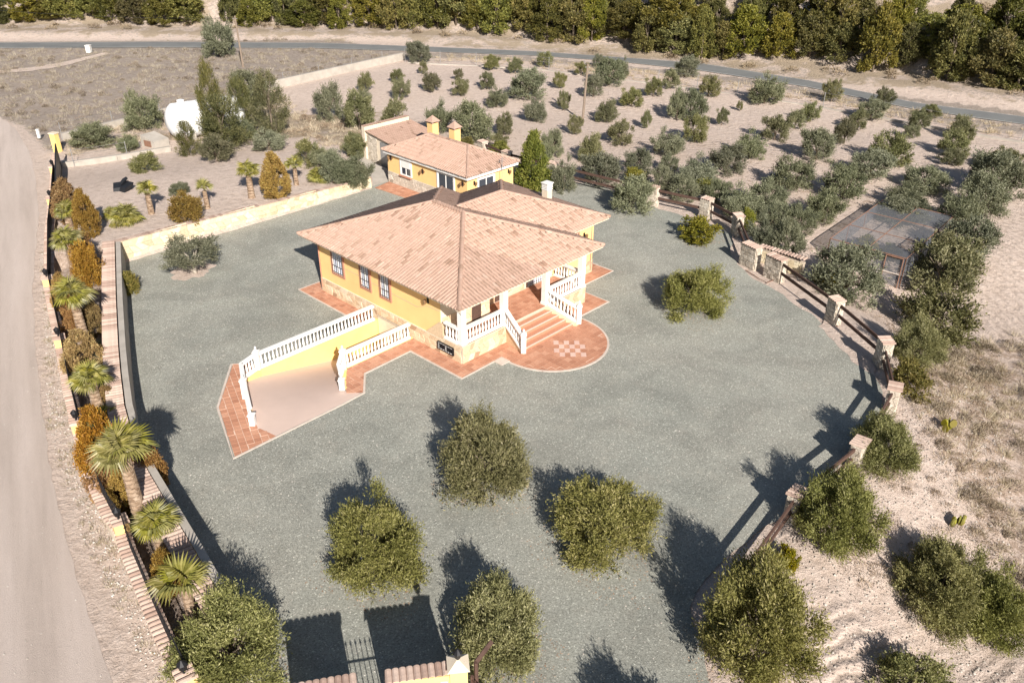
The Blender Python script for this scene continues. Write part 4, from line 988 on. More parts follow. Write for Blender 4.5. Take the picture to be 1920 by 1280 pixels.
# entrance gate walls, pillar, pedestrian gate, driveway leaf
GZT = 2.75
def gwall(a, b, label, n):
    A, B = G(*a, GZT)[:2], G(*b, GZT)[:2]
    t = thing('gate_wall', label, 'wall', (A[0], A[1], 0), 'entrance gate walls')
    mb = MB(); d = (B - A) / np.hypot(*(B - A)); nrm = np.array([-d[1], d[0]]); mb.prism([A - nrm * .42, B - nrm * .42, B - nrm * .12, A - nrm * .12], -.2, GZT - .05); mb.build('wall', M['stucco'], t)
    L = np.hypot(*(B - A)); q = [A - nrm * .27, B - nrm * .2]
    for p, e in arr_path(q, .185): inst('coping_tile', COPE_VARS[rg.randrange(10)], (p[0], p[1], GZT - .05), t, rotm(Vector((e[0], e[1], 0)), (Vector((-e[1], e[0], 0)) + UZ * .22).normalized(), UZ), (.98, .66, 1.1))
    return t, A, B, d, nrm
gwall((538, 1280), (664, 1262), 'yellow tile-topped gate wall left of the small iron gate', 0)
g2, A, B, d, nrm = gwall((728, 1251), (842, 1239), 'yellow tile-topped gate wall between the small iron gate and the lantern pillar', 1)
mb = MB(); c = B - nrm * .43 - d * .17; mb.box((c[0], c[1], GZT - .42), (d[0] * .09, d[1] * .09, 0), (nrm[0] * .012, nrm[1] * .012, 0), (0, 0, .17)); nt_ = mb.build('notice_plate', M['white'], g2)
mb = MB(); mb.box((c[0] - nrm[0] * .015, c[1] - nrm[1] * .015, GZT - .53), (d[0] * .07, d[1] * .07, 0), (nrm[0] * .004, nrm[1] * .004, 0), (0, 0, .02)); mb.build('notice_lines', M['black'], nt_)
pc = B + d * .22 - nrm * .25
t = thing('gate_pillar', 'tall yellow gate pillar with a pointed cap and black lantern', 'pillar', (pc[0], pc[1], 0))
D3, N3 = Vector((d[0], d[1], 0)), Vector((nrm[0], nrm[1], 0))
mb = MB(); mb.box((pc[0], pc[1], 1.42), D3 * .23, N3 * .23, (0, 0, 1.5)); mb.build('shaft', M['stucco'], t)
vs = [(pc[0] + D3.x * a + N3.x * b, pc[1] + D3.y * a + N3.y * b, 2.92) for a, b in ((-.29, -.29), (.29, -.29), (.29, .29), (-.29, .29))] + [(pc[0], pc[1], 3.12)]
mb = MB(); mb.raw(vs, [(0, 1, 4), (1, 2, 4), (2, 3, 4), (3, 0, 4), (3, 2, 1, 0)]); mb.build('cap', M['cream'], t)
mb = MB(); mb.lathe([(.05, 0), (.03, .05), (.03, .1), (.08, .12), (.12, .28), (.13, .3), (.05, .38), (.02, .42)], 8, (pc[0], pc[1], 3.06)); mb.build('lantern', M['iron'], t)
A2, B2 = G(664, 1262, GZT)[:2] - nrm * .27, A - nrm * .27
t = thing('pedestrian_gate', 'small spear-topped black iron gate between the two yellow gate walls', 'gate', (A2[0], A2[1], 0))
for z in (.25, 1.1, 1.75): mb = MB(); mb.tube([(*A2, z), (*B2, z)], .03, 4); mb.build('rail', M['iron'], t)
for k in range(6):
    p = A2 + (B2 - A2) * (k + .5) / 6; mb = MB(); mb.tube([(*p, .08), (*p, 2.1)], .013, 4); mb.lathe([(.0, -.06), (.035, 0), (.0, .12)], 5, (p[0], p[1], 2.14)); mb.build('bar', M['iron'], t)
def drive_leaf(p0, p1, label, h=2.3):
    p0, p1 = np.array(p0, float), np.array(p1, float); e = (p1 - p0) / np.hypot(*(p1 - p0)); L = np.hypot(*(p1 - p0))
    t = thing('driveway_gate', label, 'gate', (p0[0], p0[1], 0), 'driveway gate leaves')
    for z in (.15, 1.0, h - .1): mb = MB(); mb.tube([(*p0, z), (*p1, z)], .035, 4); mb.build('rail', M['brownwood'], t)
    for q in (p0, p1): mb = MB(); mb.tube([(*q, 0), (*q, h)], .05, 5); mb.build('post', M['brownwood'], t)
    mb = MB()
    for k in range(int(L / .12)): p = p0 + e * (k + .5) * .12; mb.tube([(*p, .15), (*p, h)], .012, 4)
    mb.build('bar', M['brownwood'], t, kind='stuff')
pr_ = pc + np.array([.35, .12])
drive_leaf(pr_, pr_ + np.array([1.75, -2.6]), 'brown barred driveway gate leaf right of the yellow gate pillar')
mb = MB(); mb.tube([(pr_[0] + .1, pr_[1] + .2, 0), (pr_[0] + .1, pr_[1] + .2, 2.6)], .06, 6); mb.tube([(pr_[0] + .1, pr_[1] + .2, 2.6), (pr_[0] + .5, pr_[1] + .75, 2.75)], .07, 5)
single(mb, 'gate_post', M['brownwood'], 'brown gate post with a slanting arm just right of the yellow gate pillar', 'post')
# stone pillars and timber rails round the bank side of the yard
HP = 1.55
def stone_pillar(p, d, L, label, cap_n, hp=HP, dep=.44, below=1.2):
    t = thing('stone_pillar', label, 'pillar', (p[0], p[1], 0), 'tile-capped stone pillars of the yard fence')
    D, N_ = Vector((d[0], d[1], 0)), Vector((-d[1], d[0], 0))
    mb = MB(); mb.box((p[0], p[1], (hp - below) / 2), D * L / 2, N_ * dep / 2, (0, 0, (hp + below) / 2)); mb.build('shaft', M['mortar'], t)
    sd = int(abs(p[0] * 13 + p[1] * 7)) % 97
    for s_, ex, ln, nn in ((1, D, L, -N_), (1, D, L, N_), (1, N_, dep, D), (1, N_, dep, -D)):
        o = Vector((p[0], p[1], 0)) + nn * ((dep if abs(nn.dot(N_)) > .5 else L) / 2) - ex * ln / 2
        stones(t, o - UZ * (below * .5), ex, ln, hp + below * .5, nn, M['stone2'], s=.26, seed=sd, ind=False, gap=.03, t=.035); sd += 1
    for k in range(cap_n):
        q = Vector((p[0], p[1], hp + .01)) + D * (-L / 2 + L * (k + .5) / cap_n)
        inst('coping_tile', COPE_VARS[rg.randrange(10)], q, t, rotm(D, (N_ + UZ * .12).normalized(), UZ), (L / cap_n / .2, 1.0, 1))
    return t
flab = {0: 'tile-capped stone pillar peeping over the guest house roof beside its chimneys', 1: 'tile-capped stone pillar just right of the guest house roof ridge', 2: 'tile-capped stone pillar hidden between the conical conifer and the grey olives',
        3: 'tile-capped stone pillar beside the big grey olive at the rear corner of the gravel', 4: 'tile-capped stone pillar at the rear right, behind the low yellow-green shrub', 5: 'tile-capped stone pillar just right of the low yellow-green shrub',
        6: 'wide tile-capped stone pillar left of the sunken steps', 7: 'wide tile-capped stone pillar right of the sunken steps', 8: 'tile-capped stone pillar beside the bare pink earth patch', 9: 'tile-capped stone pillar at the rightmost bulge of the fence, next to yellow shrubs',
        10: 'stone pillar with tiled cap at the right end of the fence curve', 11: 'tile-capped stone pillar between two olive bushes on the lower bank', 12: 'tile-capped stone pillar with a timber rail running down to the biggest near olive', 13: 'tile-capped stone pillar half hidden by the big olive at the lower right'}
FP = [np.array(p) for p in FENCE]; DIR = []
for i in range(len(FP)):
    d = FP[min(i + 1, len(FP) - 1)] - FP[max(i - 1, 0)]; d /= np.hypot(*d); DIR.append(d)
DIR[6] = DIR[7] = (FP[7] - FP[6]) / np.hypot(*(FP[7] - FP[6]))
FP[6] = FP[6] - DIR[6] * .35
for i in range(len(FP)): stone_pillar(FP[i], DIR[i], 1.25 if i in (6, 7) else .82, flab[i], 7 if i in (6, 7) else 5, hp=1.35 if i < 10 else 1.15)
for i in range(len(FP) - 1):
    if i == 6: continue
    a, b = FP[i], FP[i + 1]; e = (b - a) / np.hypot(*(b - a)); la = .62 if i == 7 else .4; lb = .62 if i + 1 == 6 else .4
    a, b = a + e * la, b - e * lb
    t = thing('timber_rail_fence', 'two timber rails %s' % {0: 'just behind the guest house chimneys', 1: 'between the guest house roof and the conical conifer', 2: 'behind the conifer and the grey olives', 3: 'from the big grey olive to the rear right pillar', 4: 'behind the yellow-green shrub, shaded by olives', 5: 'between the yellow-green shrub and the sunken steps', 7: 'from the sunken steps to the bare earth patch', 8: 'from the bare earth patch to the rightmost bulge', 9: 'at the rightmost bulge beside yellow shrubs', 10: 'at the end of the curve, half hidden by a bush', 11: 'between the two lower bank olives', 12: 'lowest in view, sunlit down to the big olive'}[i], 'fence', (a[0], a[1], 0), 'timber rail fences between the stone pillars')
    for z in ((.62, 1.18) if i < 9 else (.50, .98)):
        mb = MB(); E_ = Vector((e[0], e[1], 0)); N_ = Vector((-e[1], e[0], 0)); c = (a + b) / 2; mb.box((c[0], c[1], z), E_ * np.hypot(*(b - a)) / 2, N_ * .035, (0, 0, .085)); mb.build('rail', M['brownwood'], t)
# sunken wall behind the steps
a, b = G(1425, 462, .95)[:2], G(1506, 493, .75)[:2]
t = thing('sunken_wall', 'cream stone wall with a tiled top beyond the sunken steps at the fence', 'wall', (a[0], a[1], -1))
e = (b - a) / np.hypot(*(b - a)); n_ = np.array([-e[1], e[0]])
mb = MB(); mb.prism([a, b, b + n_ * .35, a + n_ * .35], -2, [.95, .7, .7, .95]); mb.build('core', M['mortar'], t)
L_ = float(np.hypot(*(b - a))); sgn = -1
stones(t, Vector((a[0], a[1], -.9)) + Vector((*n_, 0)) * -.005, Vector((*e, 0)), L_, 1.62, Vector((*-n_, 0)), M['stone3'], s=.3, seed=77, ind=True)
coping(t, [a + n_ * .17, b + n_ * .17], .93, rg, .2, .05, .8)
for i_, (dz) in enumerate((-.2, -.42, -.64)):
    c = (FP[6] + FP[7]) / 2 + np.array([DIR[6][1], -DIR[6][0]]) * -(.25 + .3 * i_); mb = MB(); mb.box((c[0], c[1], dz - .5), (e[0] * .7, e[1] * .7, 0), (n_[0] * .16, n_[1] * .16, 0), (0, 0, .5)); mb.build('step', M['kerb'], t)
mb = MB(); q = [G(x, y, .05) for x, y in [(1398, 506), (1420, 520), (1438, 530), (1452, 524)]]; mb.tube(q, .025, 5); single(mb, 'hose', M['rust'], 'reddish hose lying on the gravel edge at the foot of the wide stone pillars', 'hose')
q = [G(x, y, .04) for x, y in [(1553, 578), (1563, 590), (1564, 600), (1570, 612)]]; mb = MB(); mb.tube(q, .03, 5); single(mb, 'hose', M['rust'], 'brown hose end lying on the bare earth patch below a stone pillar', 'hose')

# ------------------------------------------------------------------ wire mesh cage
zt, zb_ = .5, -1.6
cA, cB = np.array([23.74, 46.29]), np.array([20.15, 49.36]); dl = np.array([6.05, 7.1]); cD, cC = cA + dl, cB + dl
cage = thing('wire_cage', 'large netted enclosure on a rusty pipe frame among the olives', 'cage', (cA[0], cA[1], zb_))
def bar(a, b, r, nm, mat): mb = MB(); mb.tube([a, b], r, 5); mb.build(nm, mat, cage)
for i in range(4):
    for s0, s1 in ((cA, cB),):
        p = cA + dl * i / 3; q = cB + dl * i / 3; bar((*p, zt), (*q, zt), .03, 'roof_pipe', M['rust'])
    for s0 in (cA, cB): p = s0 + dl * i / 3; bar((*p, zb_ - .3), (*p, zt), .035, 'post', M['rust'])
for t_ in (0, .5, 1): p = cA + (cB - cA) * t_; bar((*p, zt), (*(p + dl), zt), .03, 'roof_pipe', M['rust']); bar((*p, zb_ - .3), (*p, zt), .035, 'post', M['rust']); bar((*(p + dl), zb_ - .3), (*(p + dl), zt), .035, 'post', M['rust'])
e_ = (cB - cA) / np.hypot(*(cB - cA)); dA = cA + e_ * .12; dB = cA + e_ * 1.15; no = np.array([-.06, -.05])
mb = MB()
for a, b in (((*(dA + no), zb_), (*(dA + no), zt - .05)), ((*(dB + no), zb_), (*(dB + no), zt - .05)), ((*(dA + no), zt - .05), (*(dB + no), zt - .05)), ((*(dA + no), zb_ + .1), (*(dB + no), zb_ + .1))): mb.tube([a, b], .035, 5)
dr = mb.build('door', M['rust'], cage); mb = MB(); mb.tube([(*(dA + no), zb_ + 1.0), (*(dB + no), zb_ + 1.0)], .035, 5); mb.build('door_rail', M['kerb'], dr)
bar((*(dB), zb_ + .75), (*(cB), zb_ + .75), .03, 'side_pipe', M['kerb'])
for nm, q in (('roof_net', [(*cA, zt), (*cB, zt), (*cC, zt), (*cD, zt)]), ('side_net', [(*cA, zb_), (*cB, zb_), (*cB, zt), (*cA, zt)]), ('side_net', [(*cB, zb_), (*cC, zb_), (*cC, zt), (*cB, zt)]), ('side_net', [(*cC, zb_), (*cD, zb_), (*cD, zt), (*cC, zt)]), ('side_net', [(*cD, zb_), (*cA, zb_), (*cA, zt), (*cD, zt)])):
    mb = MB(); mb.poly(q); mb.build(nm, M['net'], cage)

# ------------------------------------------------------------------ garden end: low concrete walls, tank, box, posts
def low_wall(pts, h, th, label, z0=None):
    P = [GT(*p) for p in pts]; mb = MB()
    P = [np.array(p) for p in P]
    for i in range(len(P) - 1):
        a, b = P[i], P[i + 1]; d = (b - a)[:2] / np.hypot(*(b - a)[:2]); n = np.array([-d[1], d[0]]) * th / 2
        mb.prism([a[:2] + n, b[:2] + n, b[:2] - n, a[:2] - n], -.6, [a[2] + h, b[2] + h, b[2] + h, a[2] + h])
    return single(mb, 'low_wall', M['concrete'], label, 'wall', 'low concrete boundary walls', loc=(P[0][0], P[0][1], 0))
low_wall([(118, 262), (240, 232), (300, 216), (420, 188)], .55, .3, 'low concrete wall behind the white tank, running back from the yellow post')
low_wall([(430, 186), (520, 165), (757, 112)], .85, .35, 'long low concrete wall rising up the left edge of the orchard to the road')
low_wall([(118, 314), (220, 300), (320, 283)], .4, .3, 'low concrete wall on the near side of the track beside the tank')
low_wall([(765, 118), (1000, 130), (1290, 166), (1500, 196), (1920, 268)], .1, .2, 'thin concrete footing of the wire fence at the back of the orchard')
tk = GT(318, 256); ax_ = Vector((.80, .60, 0)).normalized(); Lk = 5.6; rk = 1.5; c0 = Vector(G(325, 228, tk[2] + 1.55))
tank = thing('gas_tank', 'big white cylindrical tank lying on its side among the pines', 'tank', tk)
prof = [(0.02, -.62), (.5, -.58), (.95, -.42), (1.25, -.2), (rk, .1), (rk, Lk - .1), (1.25, Lk + .2), (.95, Lk + .42), (.5, Lk + .58), (.02, Lk + .62)]
mb = MB(); mb.lathe(prof, 28); sx = ax_; sy = Vector((-sx.y, sx.x, 0)); 
mb.v = [tuple(c0 + sx * z + sy * x + UZ * y) for x, y, z in mb.v]; mb.build('shell', M['tank'], tank, True)
mb = MB(); q = c0 + sx * .9; mb.lathe([(.3, 0), (.3, .22), (.34, .24), (.1, .32)], 12, (q.x, q.y, q.z + rk - .04)); mb.build('dome_lid', M['tank'], tank)
for t_ in (1.2, 5.2): q = c0 + sx * t_; mb = MB(); mb.box((q.x, q.y, tk[2] + .25), sx * .2, sy * 1.1, (0, 0, .45)); mb.build('saddle', M['concrete'], tank)
for t_ in (1.6, 2.6, 3.6, 4.6): q = c0 + sx * t_; mb = MB(); mb.tube([q + (sy * math.cos(a) + UZ * math.sin(a)) * (rk + .012) for a in np.linspace(0, 2 * math.pi, 25)], .015, 4); mb.build('weld_seam', M['tank'], tank)
bp = GT(284, 276); t = thing('valve_box', 'small rendered box with slanting top and rust brown door by the white tank', 'box', bp)
mb = MB(); mb.prism([(bp[0] - .9, bp[1] + .3), (bp[0] + .55, bp[1] - .55), (bp[0] + 1.3, bp[1] + .7), (bp[0] - .15, bp[1] + 1.55)], bp[2] - .4, [bp[2] + .95, bp[2] + .6, bp[2] + .6, bp[2] + .95]); mb.build('body', M['concrete'], t)
dd = Vector((1.45, -.85, 0)).normalized(); nn = Vector((-dd.y * -1, dd.x * -1, 0)); mb = MB(); mb.box(Vector((bp[0] - .2, bp[1] - .12, bp[2] + .33)) + Vector((-.85, -1.45, 0)).normalized() * .02, dd * .42, Vector((-.85, -1.45, 0)).normalized() * .02, (0, 0, .25)); mb.build('door', M['rust'], t)
yp = GT(109, 284); t = thing('yellow_post', 'tall yellow gate post standing by the dirt road beside its black shadow', 'post', yp)
mb = MB(); mb.box((yp[0], yp[1], yp[2] + .7), (.25, -.08, 0), (.06, .22, 0), (0, 0, .8)); mb.build('shaft', M['stucco2'], t); mb = MB(); mb.box((yp[0], yp[1], yp[2] + 1.53), (.3, -.1, 0), (.08, .27, 0), (0, 0, .04)); mb.build('cap', M['cream'], t)
for px, py, lab in ((168, 100, 'small white concrete post at the field edge near the asphalt road'), (75, 262, 'thin white marker beside the bend of the dirt road')):
    q = GT(px, py); mb = MB(); s_ = .27 if py < 150 else .1; mb.box((q[0], q[1], q[2] + .5), (s_, 0, 0), (0, s_, 0), (0, 0, .42 if py < 150 else .35)); mb.box((q[0], q[1], q[2] + (.95 if py < 150 else .88)), (s_ * 1.15, 0, 0), (0, s_ * 1.15, 0), (0, 0, .03)); single(mb, 'marker_post', M['white'], lab, 'post')
q = GT(228, 355); mb = MB(); mb.box((q[0], q[1], q[2] + .2), (.5, .12, .05), (-.1, .3, .1), (0, .05, .14)); mb.box((q[0] + .45, q[1] - .2, q[2] + .2), (.18, .3, .1), (-.25, .15, .0), (.1, 0, .22)); mb.box((q[0] + .1, q[1] + .15, q[2] + .45), (.2, .1, .25), (-.15, .2, 0), (.1, .1, .05)); single(mb, 'black_plastic_heap', M['black'], 'crumpled black plastic heap lying in the garden left of the palms', 'rubbish')
def pole(px, py, h, label, lean=(0, 0)):
    q = GT(px, py); t = thing('utility_pole', label, 'pole', q, 'utility poles'); mb = MB(); mb.tube([(q[0], q[1], q[2] - .3), (q[0] + lean[0], q[1] + lean[1], q[2] + h)], .13, 7, r2=.085); mb.build('shaft', M['polewood'], t)
    mb = MB(); mb.tube([(q[0] + lean[0] - .25, q[1] + lean[1], q[2] + h - .3), (q[0] + lean[0] + .25, q[1] + lean[1], q[2] + h - .3)], .03, 4); mb.build('bracket', M['metal'], t); return (q[0] + lean[0], q[1] + lean[1], q[2] + h - .25)
t1 = pole(456, 126, 5.7, 'wooden pole standing in the dry field beside the road', (-.1, 0)); t2 = pole(1092, 226, 5.2, 'thin wooden pole standing among the orchard olives', (.25, 0))
a, b = Vector(t1), Vector((-90, 108, 8.2)); mb = MB(); mb.tube([a.lerp(b, k / 12) - UZ * 1.2 * 4 * (k / 12) * (1 - k / 12) for k in range(13)], .025, 4); single(mb, 'overhead_cable', M['iron'], 'thin overhead cable leaving the field pole towards the left edge', 'cable')
# wire fence posts at the back of the orchard and around the tank
def wirefence(pts, step, h, label):
    P = [GT(*p) for p in pts]; t = thing('wire_fence', label, 'fence', P[0], 'thin wire fences')
    for p, e in arr_path(P, step): z = T(*p); mb = MB(); mb.tube([(p[0], p[1], z - .1), (p[0], p[1], z + h)], .03, 5); mb.build('post', M['metal'], t)
    for zz in (.3, .9, h - .1):
        mb = MB(); mb.tube([(p[0], p[1], T(*p) + zz) for p, e in arr_path(P, step)], .012, 3, caps=False); mb.build('wire', M['metal'], t)
wirefence([(760, 116), (880, 122), (1000, 129), (1150, 145), (1290, 165), (1500, 195), (1700, 228), (1915, 266)], 4.5, 1.5, 'wire fence on thin grey posts along the back edge of the orchard')
wirefence([(118, 262), (240, 232), (420, 188), (520, 165), (757, 112)], 5.0, 1.5, 'wire fence on thin grey posts standing on the low wall left of the orchard')
wirefence([(140, 312), (240, 297), (320, 283)], 4.0, 1.4, 'short wire fence beside the track in front of the valve box')

# ------------------------------------------------------------------ vegetation
def unit(v): return v / (np.linalg.norm(v, axis=-1, keepdims=True) + 1e-9)
def leaf_cloud(name, seed, mat, nclump=110, nspr=40, nleaf=6, L=.075, Wd=.03, slen=.24, up=.5, prof='ball', crad=(.2, .32), zc=.95, tvb=.5):
    rs = np.random.RandomState(seed)
    d = unit(rs.randn(nclump * 3, 3)); d = d[d[:, 2] > -.72][:nclump]; n = len(d)
    lump = 1 + .26 * np.sin(3.1 * d[:, 0] + seed) * np.cos(2.7 * d[:, 1] + 2 * seed) + .15 * np.sin(6 * d[:, 2] + 4 * d[:, 0] + seed)
    rad = lump * rs.uniform(.42, .95, n) ** .8
    if prof == 'ball': c = d * rad[:, None]
    elif prof == 'cone':
        h = rs.uniform(0, 1, n) ** 1.5; a = rs.uniform(0, 6.283, n); r = (1 - h) ** .8 * rs.uniform(.55, .9, n) * np.minimum(1, .55 + h * 4) ; c = np.stack([r * np.cos(a), r * np.sin(a), h * 1.85 - .9], 1)
    elif prof == 'drop':
        h = rs.uniform(0, 1, n); a = rs.uniform(0, 6.283, n); r = np.sqrt(np.clip(np.sin(np.pi * np.clip(h, 0, 1) ** .62), 0, 1)) * rs.uniform(.7, .85, n) * (1 - .35 * h); c = np.stack([r * np.cos(a), r * np.sin(a), h * 1.8 - .9], 1)
    elif prof == 'pine':
        h = rs.uniform(0, 1, n) ** .8; a = rs.uniform(0, 6.283, n); lay = .85 + .15 * np.sin(h * 13 + a * 2 + seed); r = np.sqrt(np.clip(1.03 - h ** 2.2, 0, 1)) * np.minimum(1, .62 + h * 1.6) * rs.uniform(.4, .9, n) ** .7 * lay * (1 + .14 * np.sin(3 * a + seed)); c = np.stack([r * np.cos(a), r * np.sin(a), h * 1.9 - .95], 1)
    cr = rs.uniform(*crad, n)
    ctv = rs.uniform(-.16, .16, n)
    S0 = np.repeat(c, nspr, 0) + np.clip(rs.randn(n * nspr, 3), -1.6, 1.6) * np.repeat(cr, nspr)[:, None] * .55
    tvc = np.repeat(ctv, nspr)
    cen = np.zeros(3); rdl = unit(S0 - cen)
    sd_ = unit(rdl * .8 + np.array([0, 0, up]) + rs.randn(len(S0), 3) * .38)
    sl = slen * rs.uniform(.5, 1.1, len(S0))
    V = []; tv = []
    for k in range(nleaf):
        t = (k + .6) / nleaf; base = S0 + sd_ * (sl * t)[:, None]
        ld = unit(sd_ * .7 + unit(np.cross(sd_, rs.randn(*sd_.shape))) * .8 + np.array([0, 0, .15])); wd = unit(np.cross(ld, rs.randn(*ld.shape)))
        LL = L * rs.uniform(.7, 1.25, len(S0))[:, None]; WW = Wd * rs.uniform(.7, 1.2, len(S0))[:, None] * .5
        m = base + ld * LL * .5
        V.append(np.stack([base, m + wd * WW, base + ld * LL, m - wd * WW], 1)); tv.append(np.clip(tvb + tvc + rs.randn(len(S0)) * .17 + (t - .5) * .18, .01, .99))
    V = np.concatenate(V).reshape(-1, 3); tv = np.concatenate(tv)
    V[:, :2] /= np.percentile(np.hypot(V[:, 0], V[:, 1]), 97.5); zl, zh = np.percentile(V[:, 2], [1, 98.5]); V[:, 2] = (V[:, 2] - (zl + zh) / 2) * 1.9 / (zh - zl); V[:, 2] += zc; V[:, 2] = np.maximum(V[:, 2], .0)
    Fc = np.arange(len(V)).reshape(-1, 4)
    return fast_mesh(name, V, Fc, tv, mat)
def trunk_mesh(name, seed, mat, h=1.15, r=.07, limbs=6, spread=.55, straight=False):
    rg_ = random.Random(seed); mb = MB()
    fork = h * (.75 if straight else .32)
    mb.tube([(0, 0, -.08), (rg_.uniform(-.03, .03), rg_.uniform(-.03, .03), fork * .5), (rg_.uniform(-.04, .04), rg_.uniform(-.04, .04), fork)], r * 1.25, 8, r2=r * .85)
    for k in range(limbs):
        a = 6.283 * k / limbs + rg_.uniform(-.4, .4); s_ = spread * rg_.uniform(.6, 1.1); z1 = h * rg_.uniform(.8, 1.15)
        z0 = fork * (.9 if not straight else rg_.uniform(.45, 1))
        mb.tube([(0, 0, z0), (s_ * .4 * math.cos(a), s_ * .4 * math.sin(a), z0 + (z1 - z0) * .5), (s_ * math.cos(a + .2), s_ * math.sin(a + .2), z1)], r * .6, 6, r2=r * .15)
    return mb.mesh(name, mat, True)
NEAR = [leaf_cloud('crown', 10 + k, M['olive_near'], 92, 80, 6, .082, .024, .3, crad=(.12, .25)) for k in range(3)]
MIDG = [leaf_cloud('crown', 20 + k, M['greyolive'], 58, 44, 5, .11, .04, .3, up=.85, crad=(.15, .27)) for k in range(3)]
MID = [leaf_cloud('crown', 30 + k, M['olive'], 56, 40, 5, .11, .045, .28, up=.7, crad=(.15, .27)) for k in range(4)]
YEL = [leaf_cloud('crown', 40, M['yellow'], 50, 26, 5, .15, .075, .3), leaf_cloud('crown', 41, M['yellow'], 55, 24, 5, .14, .07, .3)]
PINE = [leaf_cloud('crown', 50 + k, M['pine'], 85, 42, 4, .10, .042, .12, .7, 'pine', (.12, .2), 1.0) for k in range(5)]
CONI = leaf_cloud('crown', 60, M['conifer'], 130, 40, 4, .09, .04, .18, .9, 'cone', (.12, .2))
THU = [leaf_cloud('crown', 61, M['thuja'], 120, 40, 4, .08, .04, .12, .6, 'drop', (.10, .17)), leaf_cloud('crown', 62, M['thuja'], 95, 40, 4, .085, .045, .14, .3, 'ball', (.15, .24))]
WISP = leaf_cloud('crown', 63, M['wisp'], 75, 30, 5, .10, .022, .26, .9, 'pine', (.12, .2))
TRK = [trunk_mesh('trunk', k, M['bark']) for k in range(3)]; TRKP = trunk_mesh('trunk', 8, M['palebark'], 1.2, .085); TPINE = trunk_mesh('trunk', 9, M['bark'], 1.7, .045, 8, .6, True)
def solve_box(cx, cy, w_, h_, trunk=.1, zbase=None, flat=.78):
    "half-sizes (rx, ry, a) of a crown whose outline fills a box in the photo"
    z = 1.0
    for _ in range(8):
        p = G(cx, cy, z); D = math.sqrt(p[0] ** 2 + p[1] ** 2 + (CAMH - z) ** 2); r = w_ / 2 * D / FPX; dep = math.asin((CAMH - z) / D); hm = h_ / 2 * D / FPX
        a = math.sqrt(max(hm ** 2 - (r * math.sin(dep)) ** 2, (.42 * r) ** 2)) / math.cos(dep); ry = r
        if dep > R(24) and a > flat * r:
            a = flat * r; ry = min(1.3 * r, math.sqrt(max(hm ** 2 - (a * math.cos(dep)) ** 2, (.5 * r) ** 2)) / math.sin(dep))
        t0 = T(p[0], p[1]) if zbase is None else zbase; z = t0 + a * .95 + trunk
    return p, t0, r, ry, a
vr = random.Random(99)
def plant(name, cat, label, group, box, crown, trunk=None, tl=.0, mul=1.0, zbase=None, crown_name='crown', flat=.78):
    p, t0, r, ry, a = solve_box(*box, trunk=tl, zbase=zbase, flat=flat); r *= mul; a *= mul; ry *= mul
    rot = vr.choice([0, math.pi]) + vr.uniform(-.25, .25) if ry != r else vr.uniform(0, 6.28)
    t = thing(name, label, cat, (p[0], p[1], t0), group, rot)
    c = bpy.data.objects.new(crown_name, crown); COL.objects.link(c); c.parent = t; c.scale = (r, ry, a); c.location = (0, 0, tl)
    if trunk is not None:
        k = bpy.data.objects.new('trunk', trunk); COL.objects.link(k); k.parent = t; k.scale = (r * .9, r * .9, a + tl * .8)
    return t, p, r, a
# olives on the gravel
yard = [((1307, 547, 116, 92), 'rounded dark green olive bush alone on the gravel right of the villa', 0), ((915, 850, 165, 152), 'big round sunlit olive bush on the gravel below the porch steps', 1),
        ((702, 1014, 182, 165), 'wide olive bush on the gravel at lower centre left', 2), ((1130, 975, 205, 150), 'broad loose olive bush on the gravel at lower centre right', 0),
        ((938, 1168, 155, 190), 'upright olive tree beside the yellow gate pillar', 1), ((1424, 1160, 205, 222), 'biggest near olive, hiding the lower end of the timber fence', 2),
        ((430, 1200, 190, 165), 'grey-green olive tree inside the wall left of the small iron gate', 0)]
for box, lab, k in yard: plant('olive_tree', 'olive tree', lab, 'olives standing on the gravel yard', box, NEAR[k], TRK[k % 3], mul=1.03, flat=.86)
plant('olive_tree', 'olive tree', 'olive tree standing just below the bottom edge, throwing its shadow on the gravel', 'olives standing on the gravel yard', (1282, 1450, 210, 215), NEAR[1], TRK[0])
plant('shrub', 'shrub', 'low yellow-green shrub on the gravel in front of the rear right stone pillars', None, (1315, 431, 80, 50), YEL[0], TRK[1])
plant('shrub', 'shrub', 'small bright green bush against the left yard wall below the stone retaining wall', None, (238, 530, 40, 42), YEL[1])
plant('olive_tree', 'olive tree', 'small grey olive with a thick pale trunk on a ring of bare soil', 'olives standing on the gravel yard', (357, 470, 98, 52), MIDG[0], TRKP, tl=.75)
plant('conifer', 'conifer', 'conical bright green conifer right of the guest house', None, (1001, 305, 70, 108), CONI, TRK[1], mul=1.0, flat=3)
# bank and slope on the right
bank = [((1665, 828, 105, 128), 'olive bush hugging the outer side of the fence at the right, below the curve', 'N'), ((1574, 955, 150, 175), 'large two-toned olive bush outside the fence above the bare soil', 'N'),
        ((1770, 1085, 140, 150), 'left half of the dark pair of olives on the slope at lower right', 'N'), ((1850, 1125, 125, 140), 'right half of the dark pair of olives on the slope at lower right', 'N'),
        ((1705, 1278, 130, 60), 'pale olive crown cut by the bottom edge at lower right', 'M'), ((1722, 640, 90, 90), 'yellowish olive beside the fence at the right bulge', 'N'), ((1755, 590, 110, 110), 'green olive above the right bulge of the fence, below the cage', 'M'),
        ((1590, 515, 130, 95), 'leafy olive in front of the wire cage, left of its door', 'G'), ((1775, 495, 120, 100), 'dense olive at the right of the wire cage door', 'M'), ((1815, 450, 90, 75), 'olive spreading beside the tyre tracks at the right of the cage', 'G'),
        ((1695, 392, 90, 38), 'feathery olive top overhanging the back of the wire cage', 'G')]
